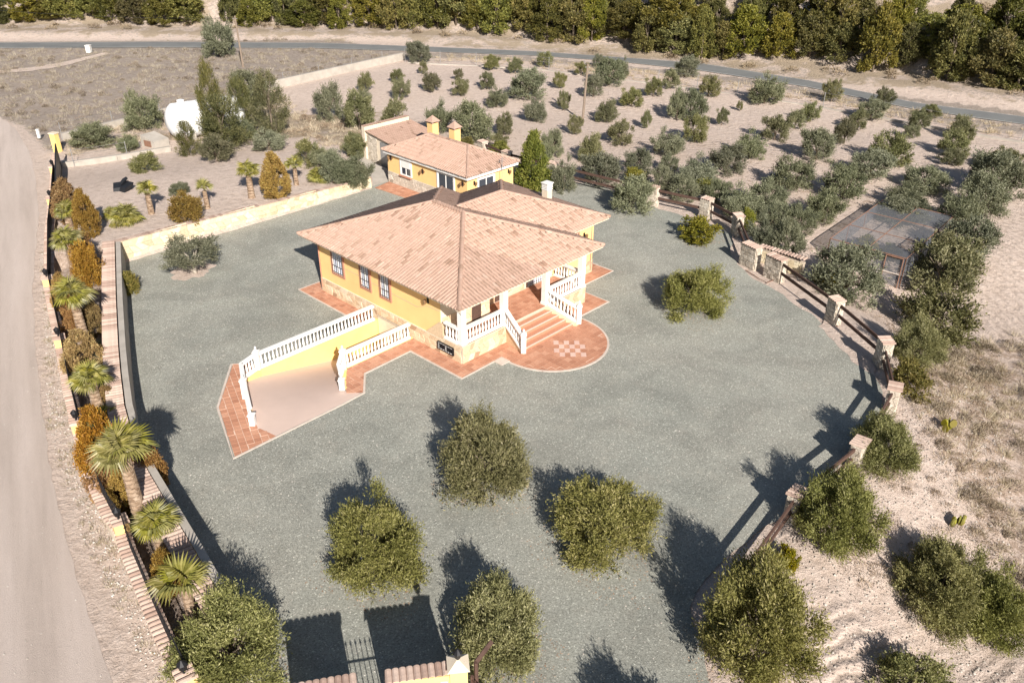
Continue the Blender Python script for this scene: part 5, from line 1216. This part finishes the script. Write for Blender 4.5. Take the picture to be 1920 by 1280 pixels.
for box, lab, k in bank: plant('olive_tree', 'olive tree', lab, 'olives on the bank outside the fence', box, {'N': NEAR, 'M': MID, 'G': MIDG}[k][vr.randrange(3)], TRK[vr.randrange(3)])
shrubs = [((1476, 1045, 45, 55), 'small yellow-green shrub on bare soil below the lit timber rail', 0), ((1708, 708, 68, 72), 'yellow-green shrub just outside the pillar at the right bulge', 1), ((1548, 522, 52, 30), 'golden shrub beyond the timber rails right of the sunken steps', 0),
          ((1404, 412, 26, 40), 'golden shrub between the rear pillars and the olives', 1), ((1322, 346, 50, 28), 'orange-tinted shrub behind the rear timber rails', 0), ((1192, 330, 44, 30), 'bright green shrub between the grey olives at the rear of the yard', 1),
          ((1626, 458, 46, 30), 'yellow-green shrub growing inside the wire cage', 0), ((1672, 470, 34, 24), 'pale shrub growing inside the wire cage near its middle', 1), ((745, 232, 1, 1), '', 0), ((938, 280, 44, 28), 'yellow-green shrub behind the guest house roof', 0), ((872, 270, 36, 26), 'bright shrub right of the second guest house chimney', 1)]
for box, lab, k in shrubs:
    if lab: plant('shrub', 'shrub', lab, None, box, YEL[k], None)
# orchard: (x, y, w, h, kind) as read from the photo, row by row
ORD = """388 72 57 60 G|785 98 44 36 G|687 153 30 30 Y|752 166 37 34 Y|746 141 27 20 M|810 153 34 32 Y|793 126 16 20 M|860 139 19 17 M|863 163 34 28 M|913 151 30 28 M|922 117 30 24 M|966 123 29 25 M|1022 110 31 25 M|989 158 68 54 G|1049 150 27 25 M|1090 128 25 21 M|1124 114 26 22 G|1144 136 56 44 G|1169 128 24 30 G|1113 160 37 37 G|931 183 44 34 G|1006 205 45 42 G|1057 188 25 31 M|1137 208 44 36 Y|1185 183 42 31 Y|1226 163 33 30 M|1259 148 31 31 M|1287 125 46 36 G|1271 196 34 50 G|1078 233 32 32 Y|1213 223 22 28 M|1164 249 52 42 M|672 208 64 66 M|741 216 50 52 M|823 220 50 52 G|888 230 76 70 G|945 232 36 36 M|683 181 30 20 G|1253 268 62 46 G|665 272 44 38 M|667 316 60 54 G|935 268 36 30 M|1035 268 44 48 G|1107 276 46 46 M|1127 316 76 60 G|1058 329 52 58 G|1198 303 54 48 G|1186 365 80 72 G|1245 336 44 44 G|1297 195 58 52 G|1305 242 48 48 M|1330 161 38 34 M|1355 218 23 27 M|1437 168 66 48 G|1562 170 36 34 M|1660 182 37 28 M|1493 222 32 32 Y|1522 210 34 30 M|1456 240 52 42 M|1387 198 12 14 M|1635 206 50 32 G|1611 224 32 32 M|1587 244 38 42 M|1725 225 38 32 M|1713 244 28 22 G|1747 208 32 20 Y|1806 240 40 36 M|1790 268 54 40 Y|1783 294 42 26 Y|1535 270 60 54 G|1668 277 74 52 M|1634 308 76 48 G|1408 272 58 44 G|1364 298 68 52 G|1488 326 80 56 G|1584 341 76 60 G|1738 334 74 44 G|1707 365 70 48 G|1548 385 66 60 G|1874 322 98 68 G|1850 366 76 66 G|1797 392 74 62 G|1310 322 76 52 G|1440 368 76 56 G|1388 378 76 54 G|1500 412 66 48 G|1436 436 60 62 G|1478 446 62 70 G|1885 300 70 34 M|1690 390 5 5 M|1255 305 36 30 G|1345 360 50 40 G|1282 350 60 46 G|1020 295 38 44 G|1450 400 60 40 G"""
LM = [(757, 108, 'the low wall top end'), (1092, 180, 'the thin orchard pole'), (830, 245, 'the guest house chimneys'), (1320, 395, 'the rear fence corner'), (1670, 450, 'the wire cage'), (1440, 130, 'the asphalt road bend'), (1900, 230, 'the road at the right edge'), (1000, 300, 'the conical conifer'), (1437, 168, 'the big roadside olive')]
cnt = {}; rows_ = []
for s_ in ORD.split('|'):
    x, y, w_, h_, k = s_.split(); x, y, w_, h_ = map(float, (x, y, w_, h_))
    if w_ < 8: continue
    rows_.append((x, y, w_, h_, k))
key = []
for i, (x, y, w_, h_, k) in enumerate(rows_):
    j = min(range(len(LM)), key=lambda j: (x - LM[j][0]) ** 2 + 2.5 * (y - LM[j][1]) ** 2); dx, dy = x - LM[j][0], (y - LM[j][1]) * 1.6
    side = ('right of' if dx > 0 else 'left of') if abs(dx) > abs(dy) else ('in front of' if dy > 0 else 'behind'); key.append((j, side, math.hypot(dx, dy)))
ORDN = ['nearest', 'second nearest', 'third nearest', 'fourth nearest', 'fifth nearest', 'sixth nearest', 'seventh nearest', 'eighth nearest', 'ninth nearest', 'tenth nearest', 'eleventh nearest', 'twelfth nearest', 'thirteenth nearest', 'fourteenth nearest', 'fifteenth nearest', 'sixteenth nearest', 'seventeenth nearest', 'eighteenth nearest', 'nineteenth nearest', 'twentieth nearest']
for i, (x, y, w_, h_, k) in enumerate(rows_):
    j, side, dist = key[i]; rank = sorted(q for q in range(len(key)) if key[q][:2] == (j, side)); rank.sort(key=lambda q: key[q][2]); rk_ = rank.index(i)
    tone = {'G': 'grey-green', 'M': 'green', 'Y': 'yellowish'}[k]; size = 'small' if w_ < 34 else 'large' if w_ > 62 else 'medium'
    if (x, y) == (388, 72): lab = 'tall lone grey-green tree at the road beside the field pole'; x = 408
    else: lab = f'{size} {tone} olive, {ORDN[min(rk_, 19)]} {side} {LM[j][2]}'
    cr_ = {'G': MIDG, 'M': MID, 'Y': MID}[k]; plant('olive_tree', 'olive tree', lab, 'olives of the orchard', (x, y, w_, h_), cr_[vr.randrange(len(cr_))], TRK[vr.randrange(3)], tl=.12 if w_ < 40 else .05, mul=1.0)
# garden plants
gard = [((265, 210, 64, 60), 'leafy grey-green olive at the left end of the white tank', 'G'), ((170, 254, 70, 42), 'rounded olive bush right of the tall yellow post', 'G'), ((237, 268, 40, 28), 'low thin grey shrub left of the valve box', 'G'), ((270, 304, 50, 34), 'small olive tree in the palm garden below the track', 'M'),
        ((404, 280, 68, 46), 'dense low green bush in front of the pines by the tank', 'M'), ((502, 263, 64, 38), 'dark grey-green bush at the right foot of the pines', 'G'), ((576, 287, 50, 46), 'green bush behind the small palm nearest the guest house', 'M'), ((623, 313, 48, 62), 'upright olive bush at the left of the hedge by the guest house path', 'G'),
        ((470, 168, 74, 62), 'broad olive tree behind the pines, right of the tank', 'G'), ((615, 192, 54, 62), 'feathery olive at the near left corner of the orchard', 'G'), ((335, 354, 36, 22), 'thin grey shrub between two small palms', 'G'), ((652, 322, 62, 48), 'dense grey-green bush of the hedge nearest the guest house path', 'G'), ((664, 272, 44, 40), 'dark bush just left of the shed wall', 'M'), ((600, 294, 44, 40), 'small olive bush at the middle of the garden hedge', 'G'), ((455, 244, 50, 40), 'low olive bush at the foot of the narrow pines', 'G')]
for box, lab, k in gard: plant('olive_tree' if 'olive' in lab else 'shrub', 'olive tree' if 'olive' in lab else 'shrub', lab, 'bushes of the palm garden', box, {'M': MID, 'G': MIDG}[k][vr.randrange(3)], TRK[0])
for box, lab in (((398, 205, 44, 118), 'tall feathery young pine spire rising above the white tank'), ((414, 238, 80, 84), 'bushy low pine right of the white tank'), ((506, 205, 62, 96), 'narrow pine at the right end of the tank group'), ((350, 264, 38, 52), 'short wispy pine in front of the white tank'), ((450, 205, 48, 80), 'thin pine between the bushy and the narrow one behind the tank')):
    plant('pine_tree', 'pine tree', lab, 'young pines by the tank', box, WISP, TPINE, mul=1.15, flat=5)
for box, lab, k in (((514, 331, 54, 80), 'tear-shaped orange-brown thuja beside the small palms', 0), ((343, 390, 66, 52), 'round orange-brown thuja ball above the stone retaining wall', 1)):
    plant('thuja', 'thuja', lab, 'browned thujas', box, THU[k], mul=1.0, flat=3)
strip = [((126, 384, 42, 60), 'orange thuja at the far end of the planting strip', 0), ((160, 408, 34, 66), 'dark browned thuja beside the farthest tall palm', 0), ((163, 505, 42, 62), 'brown thuja between the second and third tall palms', 1), ((178, 603, 34, 50), 'small brown thuja against the garden wall beside a thick trunk', 0),
         ((120, 560, 34, 60), 'rusty thuja on the fence side of the leaning palm', 0), ((157, 672, 58, 70), 'orange thuja beside the wall at the middle of the strip', 0), ((214, 735, 30, 44), 'dark brown thuja overhanging the coping at mid strip', 1), ((186, 840, 56, 110), 'bright orange thuja behind the tallest palm', 0),
         ((277, 885, 52, 78), 'orange thuja against the garden wall beside the tallest trunk', 0), ((205, 905, 60, 70), 'rust brown thuja at the foot of the tallest palm', 1), ((310, 1078, 40, 68), 'orange-green thuja beside the short nearest palm', 0), ((178, 892, 30, 50), 'golden thuja leaning over the roadside coping', 1), ((140, 610, 34, 50), 'browned thuja behind the leaning palm trunk', 1), ((232, 925, 44, 60), 'dark rusty thuja in the gap below the tallest palm', 0), ((150, 460, 34, 54), 'olive brown thuja beside the second tall palm crown', 1), ((205, 760, 36, 50), 'thin rusty thuja between the halfway palm and the wall', 0)]
for box, lab, k in strip: plant('thuja', 'thuja', lab, 'thujas of the planting strip', box, THU[k], mul=1.2, flat=2)
plant('shrub', 'shrub', 'grey-blue shrub in the strip beside the third thick palm trunk', None, (192, 652, 34, 34), MIDG[1])
# fan palms
def frond_mesh(seed, L=1.0, nseg=22):
    rs = random.Random(seed); mb = MB(); pet = .42
    mb.tube([(0, 0, 0), (0, pet * .6, .06), (0, pet, .08)], .014, 4)
    for k in range(nseg):
        a = (k / (nseg - 1) - .5) * 3.6; l = (.62 + .1 * math.cos(a)) * rs.uniform(.9, 1.08); w_ = .042
        d = Vector((math.sin(a), math.cos(a), .0)); s_ = Vector((d.y, -d.x, 0)); o = Vector((0, pet, .08)); droop = -.16 - .14 * abs(a) / 1.8 + rs.uniform(-.03, .03)
        p1 = o + d * l * .55 + UZ * .05; p2 = o + d * l * .95 + UZ * droop
        tv = min(.99, max(.01, rs.gauss(.5, .2)))
        mb.raw([o, p1 + s_ * w_ - UZ * .02, p1 + UZ * .02, p1 - s_ * w_ - UZ * .02, p2], [(0, 1, 2), (0, 2, 3), (1, 4, 2), (2, 4, 3)], tv)
    return mb.mesh('frond', M['palm'])
FR = [frond_mesh(k) for k in range(3)]
def palm_trunk(h, r):
    rs = random.Random(int(h * 100)); mb = MB(); n = max(4, int(h / .09)); m = 10
    vs = []; fs = []
    for i in range(n + 1):
        z = h * i / n; bulge = r * (1.25 - .35 * i / n) * (1.1 if i % 2 else .93)
        for k in range(m): a = 6.283 * (k + .5 * (i % 2)) / m; vs.append((bulge * math.cos(a), bulge * math.sin(a), z))
    for i in range(n):
        for k in range(m): fs.append((i * m + k, i * m + (k + 1) % m, (i + 1) * m + (k + 1) % m, (i + 1) * m + k))
    n0 = len(vs); mb.raw(vs, fs); mb.a = [min(.99, max(.01, rs.gauss(.5, .25))) for _ in fs]
    return mb.mesh('trunk', M['palmtrunk'])
def palm(label, cpx, cpy, h, fl, nf, r=.2, zb=.45, lean=0, upright=.5, group='fan palms of the planting strip', base=None):
    "crown centre in the photo at height h above its base"
    if base is None: p = G(cpx, cpy, zb + h)
    else: p = GT(*base); zb = p[2]; 
    t = thing('fan_palm', label, 'palm tree', (p[0], p[1], zb), group, vr.uniform(0, 6.28))
    if h > .35: k = bpy.data.objects.new('trunk', palm_trunk(h, r)); COL.objects.link(k); k.parent = t; k.location = (0, 0, -.1)
    for i in range(nf):
        a = i * 2.4 + vr.uniform(-.2, .2); el = R(82) - (i / nf) ** .9 * R(75 + 45 * (1 - upright)); s_ = fl * vr.uniform(.85, 1.1)
        m = Matrix.Rotation(a, 4, 'Z') @ Matrix.Rotation(el, 4, 'X') @ Matrix.Rotation(vr.uniform(-.3, .3), 4, 'Y')
        o = bpy.data.objects.new('frond', FR[i % 3]); COL.objects.link(o); o.parent = t; o.matrix_basis = Matrix.Translation((0, 0, h - .05)) @ m @ Matrix.Scale(s_, 4)
    return t
palm('farthest tall fan palm at the top of the planting strip, above the first thuja', 124, 398, 1.9, .85, 13)
palm('tall fan palm in the strip, second from the far end, with a thick pale trunk', 125, 452, 2.4, .95, 16, .19)
palm('leaning tall fan palm at the middle left of the strip with spreading crown', 136, 556, 2.6, 1.0, 17, .2)
palm('bushy fan palm with a short pale trunk, halfway down the strip', 170, 712, 1.8, .9, 18, .2)
palm('small fan palm squeezed between the halfway palm and the tallest one', 196, 788, .7, .7, 12, .14)
palm('tallest fan palm of the strip with the longest bare trunk', 230, 848, 3.2, 1.1, 14, .21, upright=.8)
palm('low dense fan palm leaning over the garden wall coping', 294, 985, 1.1, .85, 20, .2)
palm('young fan palm with few broad upright leaves near the entrance gate', 346, 1098, 1.5, 1.05, 7, .15, upright=1.0)
palm('small fan palm in the garden above the long stone wall, leftmost', 0, 0, 1.5, .8, 12, .17, base=(284, 400), group='small palms of the garden', upright=.9)
palm('small sparse fan palm in the garden beside the round thuja ball', 0, 0, 1.3, .75, 6, .15, base=(389, 390), group='small palms of the garden', upright=1.0)
palm('small fan palm in the garden left of the tear-shaped thuja', 0, 0, 1.7, .95, 14, .2, base=(472, 370), group='small palms of the garden', upright=.9)
palm('small fan palm in the garden nearest the guest house', 0, 0, 1.4, .75, 10, .15, base=(556, 346), group='small palms of the garden', upright=.9)
palm('low yellow-green clump of fan leaves at the left end of the stone wall', 0, 0, .3, 1.05, 30, .2, base=(238, 418), group='low palm clumps of the garden')
palm('low bright clump of fan leaves beside the palm nearest the guest house', 0, 0, .3, .85, 26, .2, base=(597, 340), group='low palm clumps of the garden')
palm('third low clump of fan leaves left of the other on the stone wall', 0, 0, .2, .6, 14, .15, base=(210, 408), group='low palm clumps of the garden')

# pines on the hillside behind the road
pr = random.Random(5); npine = 0
def pine_label(x, rowi, rr, hh):
    side = 'far left' if x < -45 else 'left' if x < -15 else 'centre' if x < 15 else 'right' if x < 42 else 'far right'
    look = 'tall slender' if hh > 1.45 * rr else 'tall broad' if hh > 3.1 else 'low spreading' if rr > 2.4 else 'small' if rr < 2.0 and hh < 2.7 else 'medium rounded'
    return look + ['pine in the front row beyond the asphalt road, %s', 'pine just behind the front row of the wood, %s', 'pine on the hillside deeper in the wood, %s'][min(rowi, 2)].join((' ', '')) % side
for rowi in range(7):
    x = -80 + rowi * 1.3
    while x < 92:
        y = float(hill_base(np.array([x]))[0]) + 2.2 + rowi * 3.8 + pr.uniform(-1.6, 1.6)
        dens = 1.0 if rowi == 0 else .93 if rowi == 1 else .82
        if x > 26: dens *= (1 if rowi < 2 else .5 if rowi < 3 else .22)
        hh = pr.uniform(1.9, 3.8) * (.78 if rowi > 1 else 1.0); rr = pr.uniform(1.6, 2.9) * (.82 if rowi > 1 else 1.0)
        if x < -20: hh *= .85
        gap = (-44.5 < x + (y - 124) * .15 < -41.5) 
        if x > 55: hh *= 1.0
        if pr.random() < dens and not gap:
            z = T(x, y); lab = pine_label(x, rowi, rr, hh); t = thing('pine_tree', lab, 'pine tree', (x, y, z), lab.replace('pine', 'pines', 1), pr.uniform(0, 6.28))
            c = bpy.data.objects.new('crown', PINE[pr.randrange(5)]); COL.objects.link(c); c.parent = t; c.scale = (rr, rr, hh * .95); c.location = (0, 0, hh * .02)
            if rowi < 3: k = bpy.data.objects.new('trunk', TPINE); COL.objects.link(k); k.parent = t; k.scale = (rr, rr, hh)
            npine += 1
        x += pr.uniform(2.0, 4.2) * (1.2 if rowi > 1 else 1)
q = GT(1248, 100); t = thing('pine_tree', 'pine with a clear pale trunk and flat spreading crown at the road edge', 'pine tree', q)
mb = MB(); mb.tube([(q[0], q[1], q[2] - .2), (q[0] + .1, q[1], q[2] + 2.5), (q[0] - .1, q[1], q[2] + 5)], .2, 7, r2=.12)
for a in range(6): mb.tube([(q[0], q[1], q[2] + 2.6 + a * .3), (q[0] + 1.6 * math.cos(a * 1.1), q[1] + 1.6 * math.sin(a * 1.1), q[2] + 3.8 + a * .35)], .07, 5, r2=.03)
mb.build('trunk', M['palebark'], t); c = bpy.data.objects.new('crown', PINE[2]); COL.objects.link(c); c.parent = t; c.scale = (3.4, 3.4, 2.4); c.location = (0, 0, 2.6)

# ------------------------------------------------------------------ ground cover, scrub, stones
rs = np.random.RandomState(12)
def samp(poly, n, z0=0):
    P = np.array(poly); lo, hi = P.min(0), P.max(0); out = []
    while len(out) < n:
        c = rs.uniform(lo, hi, (n * 3, 2)); c = c[sdpoly(P, c[:, 0], c[:, 1]) > z0]; out += list(c)
    c = np.array(out[:n]); return np.column_stack([c, TZ(c[:, 0], c[:, 1])])
def tufts(name, pts, nb, h, w_, mat, spread=.15, lab=None):
    n = len(pts); P = np.repeat(pts, nb, 0); m = len(P); a = rs.uniform(0, 6.283, m); r = rs.uniform(0, 1, m) * spread; sc = np.repeat(rs.uniform(.5, 1.3, n), nb)
    B = P + np.column_stack([r * np.cos(a) * sc, r * np.sin(a) * sc, np.full(m, -.02)]); d = unit(np.column_stack([np.cos(a) * .6, np.sin(a) * .6, np.ones(m)]) + rs.randn(m, 3) * .25)
    s_ = unit(np.cross(d, rs.randn(m, 3))) * (w_ / 2); hh = (h * rs.uniform(.6, 1.2, m) * sc)[:, None]
    V = np.stack([B - s_, B + s_, B + d * hh], 1).reshape(-1, 3); me = fast_mesh(name, V, np.arange(len(V)).reshape(-1, 3), np.clip(rs.uniform(.2, .9, m) + np.repeat(rs.uniform(-.2, .2, n), nb), .01, .99), mat)
    o = bpy.data.objects.new(name, me); COL.objects.link(o); o['kind'] = 'stuff'; return tag(o, lab, 'grass')
fieldp = samp(FIELD, 2600); fieldp = fieldp[(-sdpoly(ROADP, fieldp[:, 0], fieldp[:, 1]) > 1) & (fieldp[:, 1] < hill_base(fieldp[:, 0]) + 1) & (-sdpoly(LROAD, fieldp[:, 0], fieldp[:, 1]) > .4) & (np.abs(fieldp[:, 0]) < 75)]
tufts('dry_grass', fieldp, 26, .42, .03, M['grass'], .35, 'dry grass scattered over the grey field on the left')
q = samp(TANKZ, 420); q = q[-sdpoly(LROAD, q[:, 0], q[:, 1]) > .4]; tufts('dry_grass', q, 30, .4, .03, M['grass'], .35, 'dry brown grass around the tank and low walls')
q = samp(BANKB, 300); tufts('dry_grass', q, 34, .4, .022, M['grass'], .32, 'dry grass on the rough bank at the right edge')
vg = samp(pxpoly([(760, 100), (1100, 118), (1500, 170), (1920, 238), (1920, 264), (1500, 193), (1290, 163), (1000, 127), (760, 110)]), 380); tufts('dry_grass', vg, 26, .45, .03, M['grass'], .4, 'dry grass verge between the asphalt road and the wire fence')
vg = samp(VERGE, 260); tufts('dry_grass', vg, 16, .16, .02, M['grass'], .18, 'short dry weeds on the verge of the dirt road')
def scrub(name, pts, szs, mat, lab, nl=150, L=.17, Wd=.035):
    n = len(pts); m = nl; P = np.repeat(pts, m, 0); S_ = np.repeat(szs, m)[:, None]; dd = unit(rs.randn(n * m, 3)); dd[:, 2] = np.abs(dd[:, 2]); b = dd * rs.uniform(.3, 1, n * m)[:, None] ** .5 * np.array([1, 1, .7]) * S_
    B = P + b; ld = unit(dd + rs.randn(n * m, 3) * .5 + np.array([0, 0, .4])); wd = unit(np.cross(ld, rs.randn(n * m, 3))); l = (L * rs.uniform(.6, 1.2, n * m))[:, None] * (.6 + S_ * .6)
    V = np.stack([B, B + ld * l * .5 + wd * Wd / 2, B + ld * l, B + ld * l * .5 - wd * Wd / 2], 1).reshape(-1, 3)
    me = fast_mesh(name, V, np.arange(len(V)).reshape(-1, 4), np.clip(rs.uniform(.1, .85, n * m) + np.repeat(rs.uniform(-.25, .2, n), m), .01, .99), mat); o = bpy.data.objects.new(name, me); COL.objects.link(o); o['kind'] = 'stuff'; return tag(o, lab, 'scrub')
q = fieldp[rs.choice(len(fieldp), 170, False)]; scrub('dry_scrub', q, rs.uniform(.2, .6, len(q)), M['scrub'], 'low brown scrub dotted over the grey field')
q = samp(BANKB, 120); scrub('dry_scrub', q, rs.uniform(.2, .6, len(q)), M['scrub'], 'brown and grey scrub on the rough bank at the right', 260, .16, .025)
hp_x = rs.uniform(-85, 88, 380); hp_y = hill_base(hp_x) + rs.uniform(-2.5, 34, 380); q = np.column_stack([hp_x, hp_y, TZ(hp_x, hp_y)]); scrub('dry_scrub', q, rs.uniform(.35, 1.0, len(q)), M['scrub'], 'scrub and undergrowth between the hillside pines', 120, .3, .07)
q = samp(TANKZ, 60); scrub('dry_scrub', q, rs.uniform(.25, .7, len(q)), M['scrub'], 'dry scrub around the tank and the near corner of the orchard', 160)
q = samp(pxpoly([(1640, 560), (1700, 640), (1730, 800), (1640, 900), (1560, 1060), (1600, 1090), (1900, 1000), (1900, 620)]), 190); scrub('dry_scrub', q, rs.uniform(.12, .5, len(q)), M['scrub'], 'small grey scrub plants on the slope outside the fence', 120, .13, .022)
def stones_scatter(name, pts, s0, s1, lab, tvlo=.3, tvhi=1):
    n = len(pts); base = np.array([(1, 0, 0), (0, 1, 0), (-1, 0, 0), (0, -1, 0), (0, 0, .8), (0, 0, -.5)], float); f = np.array([(0, 1, 4), (1, 2, 4), (2, 3, 4), (3, 0, 4)])
    sc = rs.uniform(s0, s1, (n, 1, 1)) * rs.uniform(.6, 1.3, (n, 6, 1)); an = rs.uniform(0, 6.28, n); c_, s_ = np.cos(an)[:, None], np.sin(an)[:, None]; V = base[None] * sc
    V = np.stack([V[..., 0] * c_ - V[..., 1] * s_, V[..., 0] * s_ + V[..., 1] * c_, V[..., 2]], -1) + pts[:, None, :]
    me = fast_mesh(name, V.reshape(-1, 3), (f[None] + (np.arange(n) * 6)[:, None, None]).reshape(-1, 3), np.repeat(rs.uniform(tvlo, tvhi, n), 4), M['rock']); o = bpy.data.objects.new(name, me); COL.objects.link(o); o['kind'] = 'stuff'; return tag(o, lab, 'stones')
q = samp(YARD, 3600, .2); q = q[sdpoly(RAMP, q[:, 0], q[:, 1]) < -.3]; q[:, 2] = .025; u_, v_ = (q[:, 0] - F0[0]) * UA[0] + (q[:, 1] - F0[1]) * UA[1], (q[:, 0] - F0[0]) * VA[0] + (q[:, 1] - F0[1]) * VA[1]
q = q[~((u_ > -1) & (u_ < 12.6) & (v_ > -1) & (v_ < 13.6))]; q = q[~((u_ > 1) [~((u_ > -1) & (u_ < 12.6) & (v_ > -1) & (v_ < 13.6))] & (u_ < 8)[~((u_ > -1) & (u_ < 12.6) & (v_ > -1) & (v_ < 13.6))] & (v_ < 0)[~((u_ > -1) & (u_ < 12.6) & (v_ > -1) & (v_ < 13.6))] & (v_ > -11.6)[~((u_ > -1) & (u_ < 12.6) & (v_ > -1) & (v_ < 13.6))])]
du, dv = (q[:, 0] - F0[0]) * UA[0] + (q[:, 1] - F0[1]) * UA[1] - cc[0], (q[:, 0] - F0[0]) * VA[0] + (q[:, 1] - F0[1]) * VA[1] - cc[1]; q = q[np.hypot(du, dv) > 3.1]
stones_scatter('loose_stones', q, .012, .034, 'pale loose pebbles scattered over the gravel yard')
q = samp(pxpoly([(1320, 1240), (1345, 1090), (1480, 970), (1610, 870), (1690, 760), (1900, 600), (1950, 1300)]), 3000); stones_scatter('loose_stones', q, .015, .06, 'loose stones and clods on the slope outside the fence', .02, .7)
q = samp(VERGE + [], 1500); stones_scatter('loose_stones', q, .012, .05, 'small stones along the verge of the dirt road', .3)
q = samp([p for p in LROAD if p[1] > 5 and p[0] > -60], 900); stones_scatter('loose_stones', q, .01, .035, 'small stones lying on the dirt road', .2)
# fallen leaves and weeds under the yard trees
lit = []
for px, py, rr_ in ((915, 905, 1.9), (702, 1075, 1.9), (1130, 1035, 2.2), (938, 1225, 1.7), (1424, 1240, 2.0), (1307, 583, 2.0), (357, 500, 1.4), (1315, 447, 1.5), (430, 1240, 1.6)):
    c = G(px, py); n = 520; a = rs.uniform(0, 6.283, n); r = rr_ * rs.uniform(0, 1, n) ** .6 * (1 + .25 * np.sin(3 * a + px)); lit.append(np.column_stack([c[0] + r * np.cos(a), c[1] + r * np.sin(a), np.full(n, .026)]))
q = np.concatenate(lit); n = len(q); a = rs.uniform(0, 6.283, n); l = rs.uniform(.02, .05, n)[:, None]; d1 = np.column_stack([np.cos(a), np.sin(a), rs.uniform(0, .3, n)]); d2 = np.column_stack([-np.sin(a), np.cos(a), rs.uniform(0, .2, n)])
V = np.stack([q - d1 * l, q + d2 * l * .5, q + d1 * l, q - d2 * l * .5], 1).reshape(-1, 3); M['litter'] = m_var('leaf_litter', [(0, (.20, .12, .07)), (.5, (.38, .26, .18)), (1, (.55, .43, .33))], 5, .1, .9, 0)
me = fast_mesh('leaf_litter', V, np.arange(len(V)).reshape(-1, 4), rs.uniform(0, 1, n), M['litter']); o = bpy.data.objects.new('leaf_litter', me); COL.objects.link(o); o['kind'] = 'stuff'; tag(o, 'brown fallen leaves on the gravel under the yard olives', 'leaf litter')
wp = samp(YARD, 90, .5); wp = wp[(wp[:, 0] < -8) | (wp[:, 1] < 26)]; wp = wp[sdpoly(RAMP, wp[:, 0], wp[:, 1]) < -1.4]; wq = np.repeat(wp, 14, 0) + np.column_stack([rs.randn(len(wp) * 14, 2) * .35, np.zeros(len(wp) * 14)]); wq[:, 2] = .02; wq = wq[sdpoly(YARD, wq[:, 0], wq[:, 1]) > .1]
tufts('weeds', wq, 6, .05, .014, M['grass'], .05, 'tiny dry weeds in patches on the gravel')
# prickly pears on the bank
for px, py, lab in ((1768, 806, 'pale prickly pear on the bank beside the right edge scrub'), (1792, 992, 'small prickly pear above the dark pair of olives')):
    q = GT(px, py); t = thing('prickly_pear', lab, 'cactus', q, 'prickly pears on the bank'); rg_ = random.Random(px)
    for k in range(7):
        a = rg_.uniform(0, 6.28); c = Vector((q[0] + rg_.uniform(-.3, .3), q[1] + rg_.uniform(-.2, .2), q[2] + .15 + rg_.uniform(0, .35))); ex = Vector((math.cos(a), math.sin(a), 0)); mb = MB()
        for s_ in (-.025, .025): pass
        ring = [c + ex * .15 * math.cos(b) + UZ * .2 * math.sin(b) for b in np.linspace(0, 6.283, 10, endpoint=False)]; nn = Vector((-ex.y, ex.x, 0)) * .03
        mb.raw([p + nn for p in ring] + [p - nn for p in ring], [tuple(range(10)), tuple(range(10, 20))[::-1]] + [(i, 10 + i, 10 + (i + 1) % 10, (i + 1) % 10) for i in range(10)], .8); mb.build('pad', M['yellow'], t)
print('pines', npine, 'objects', len(bpy.data.objects))
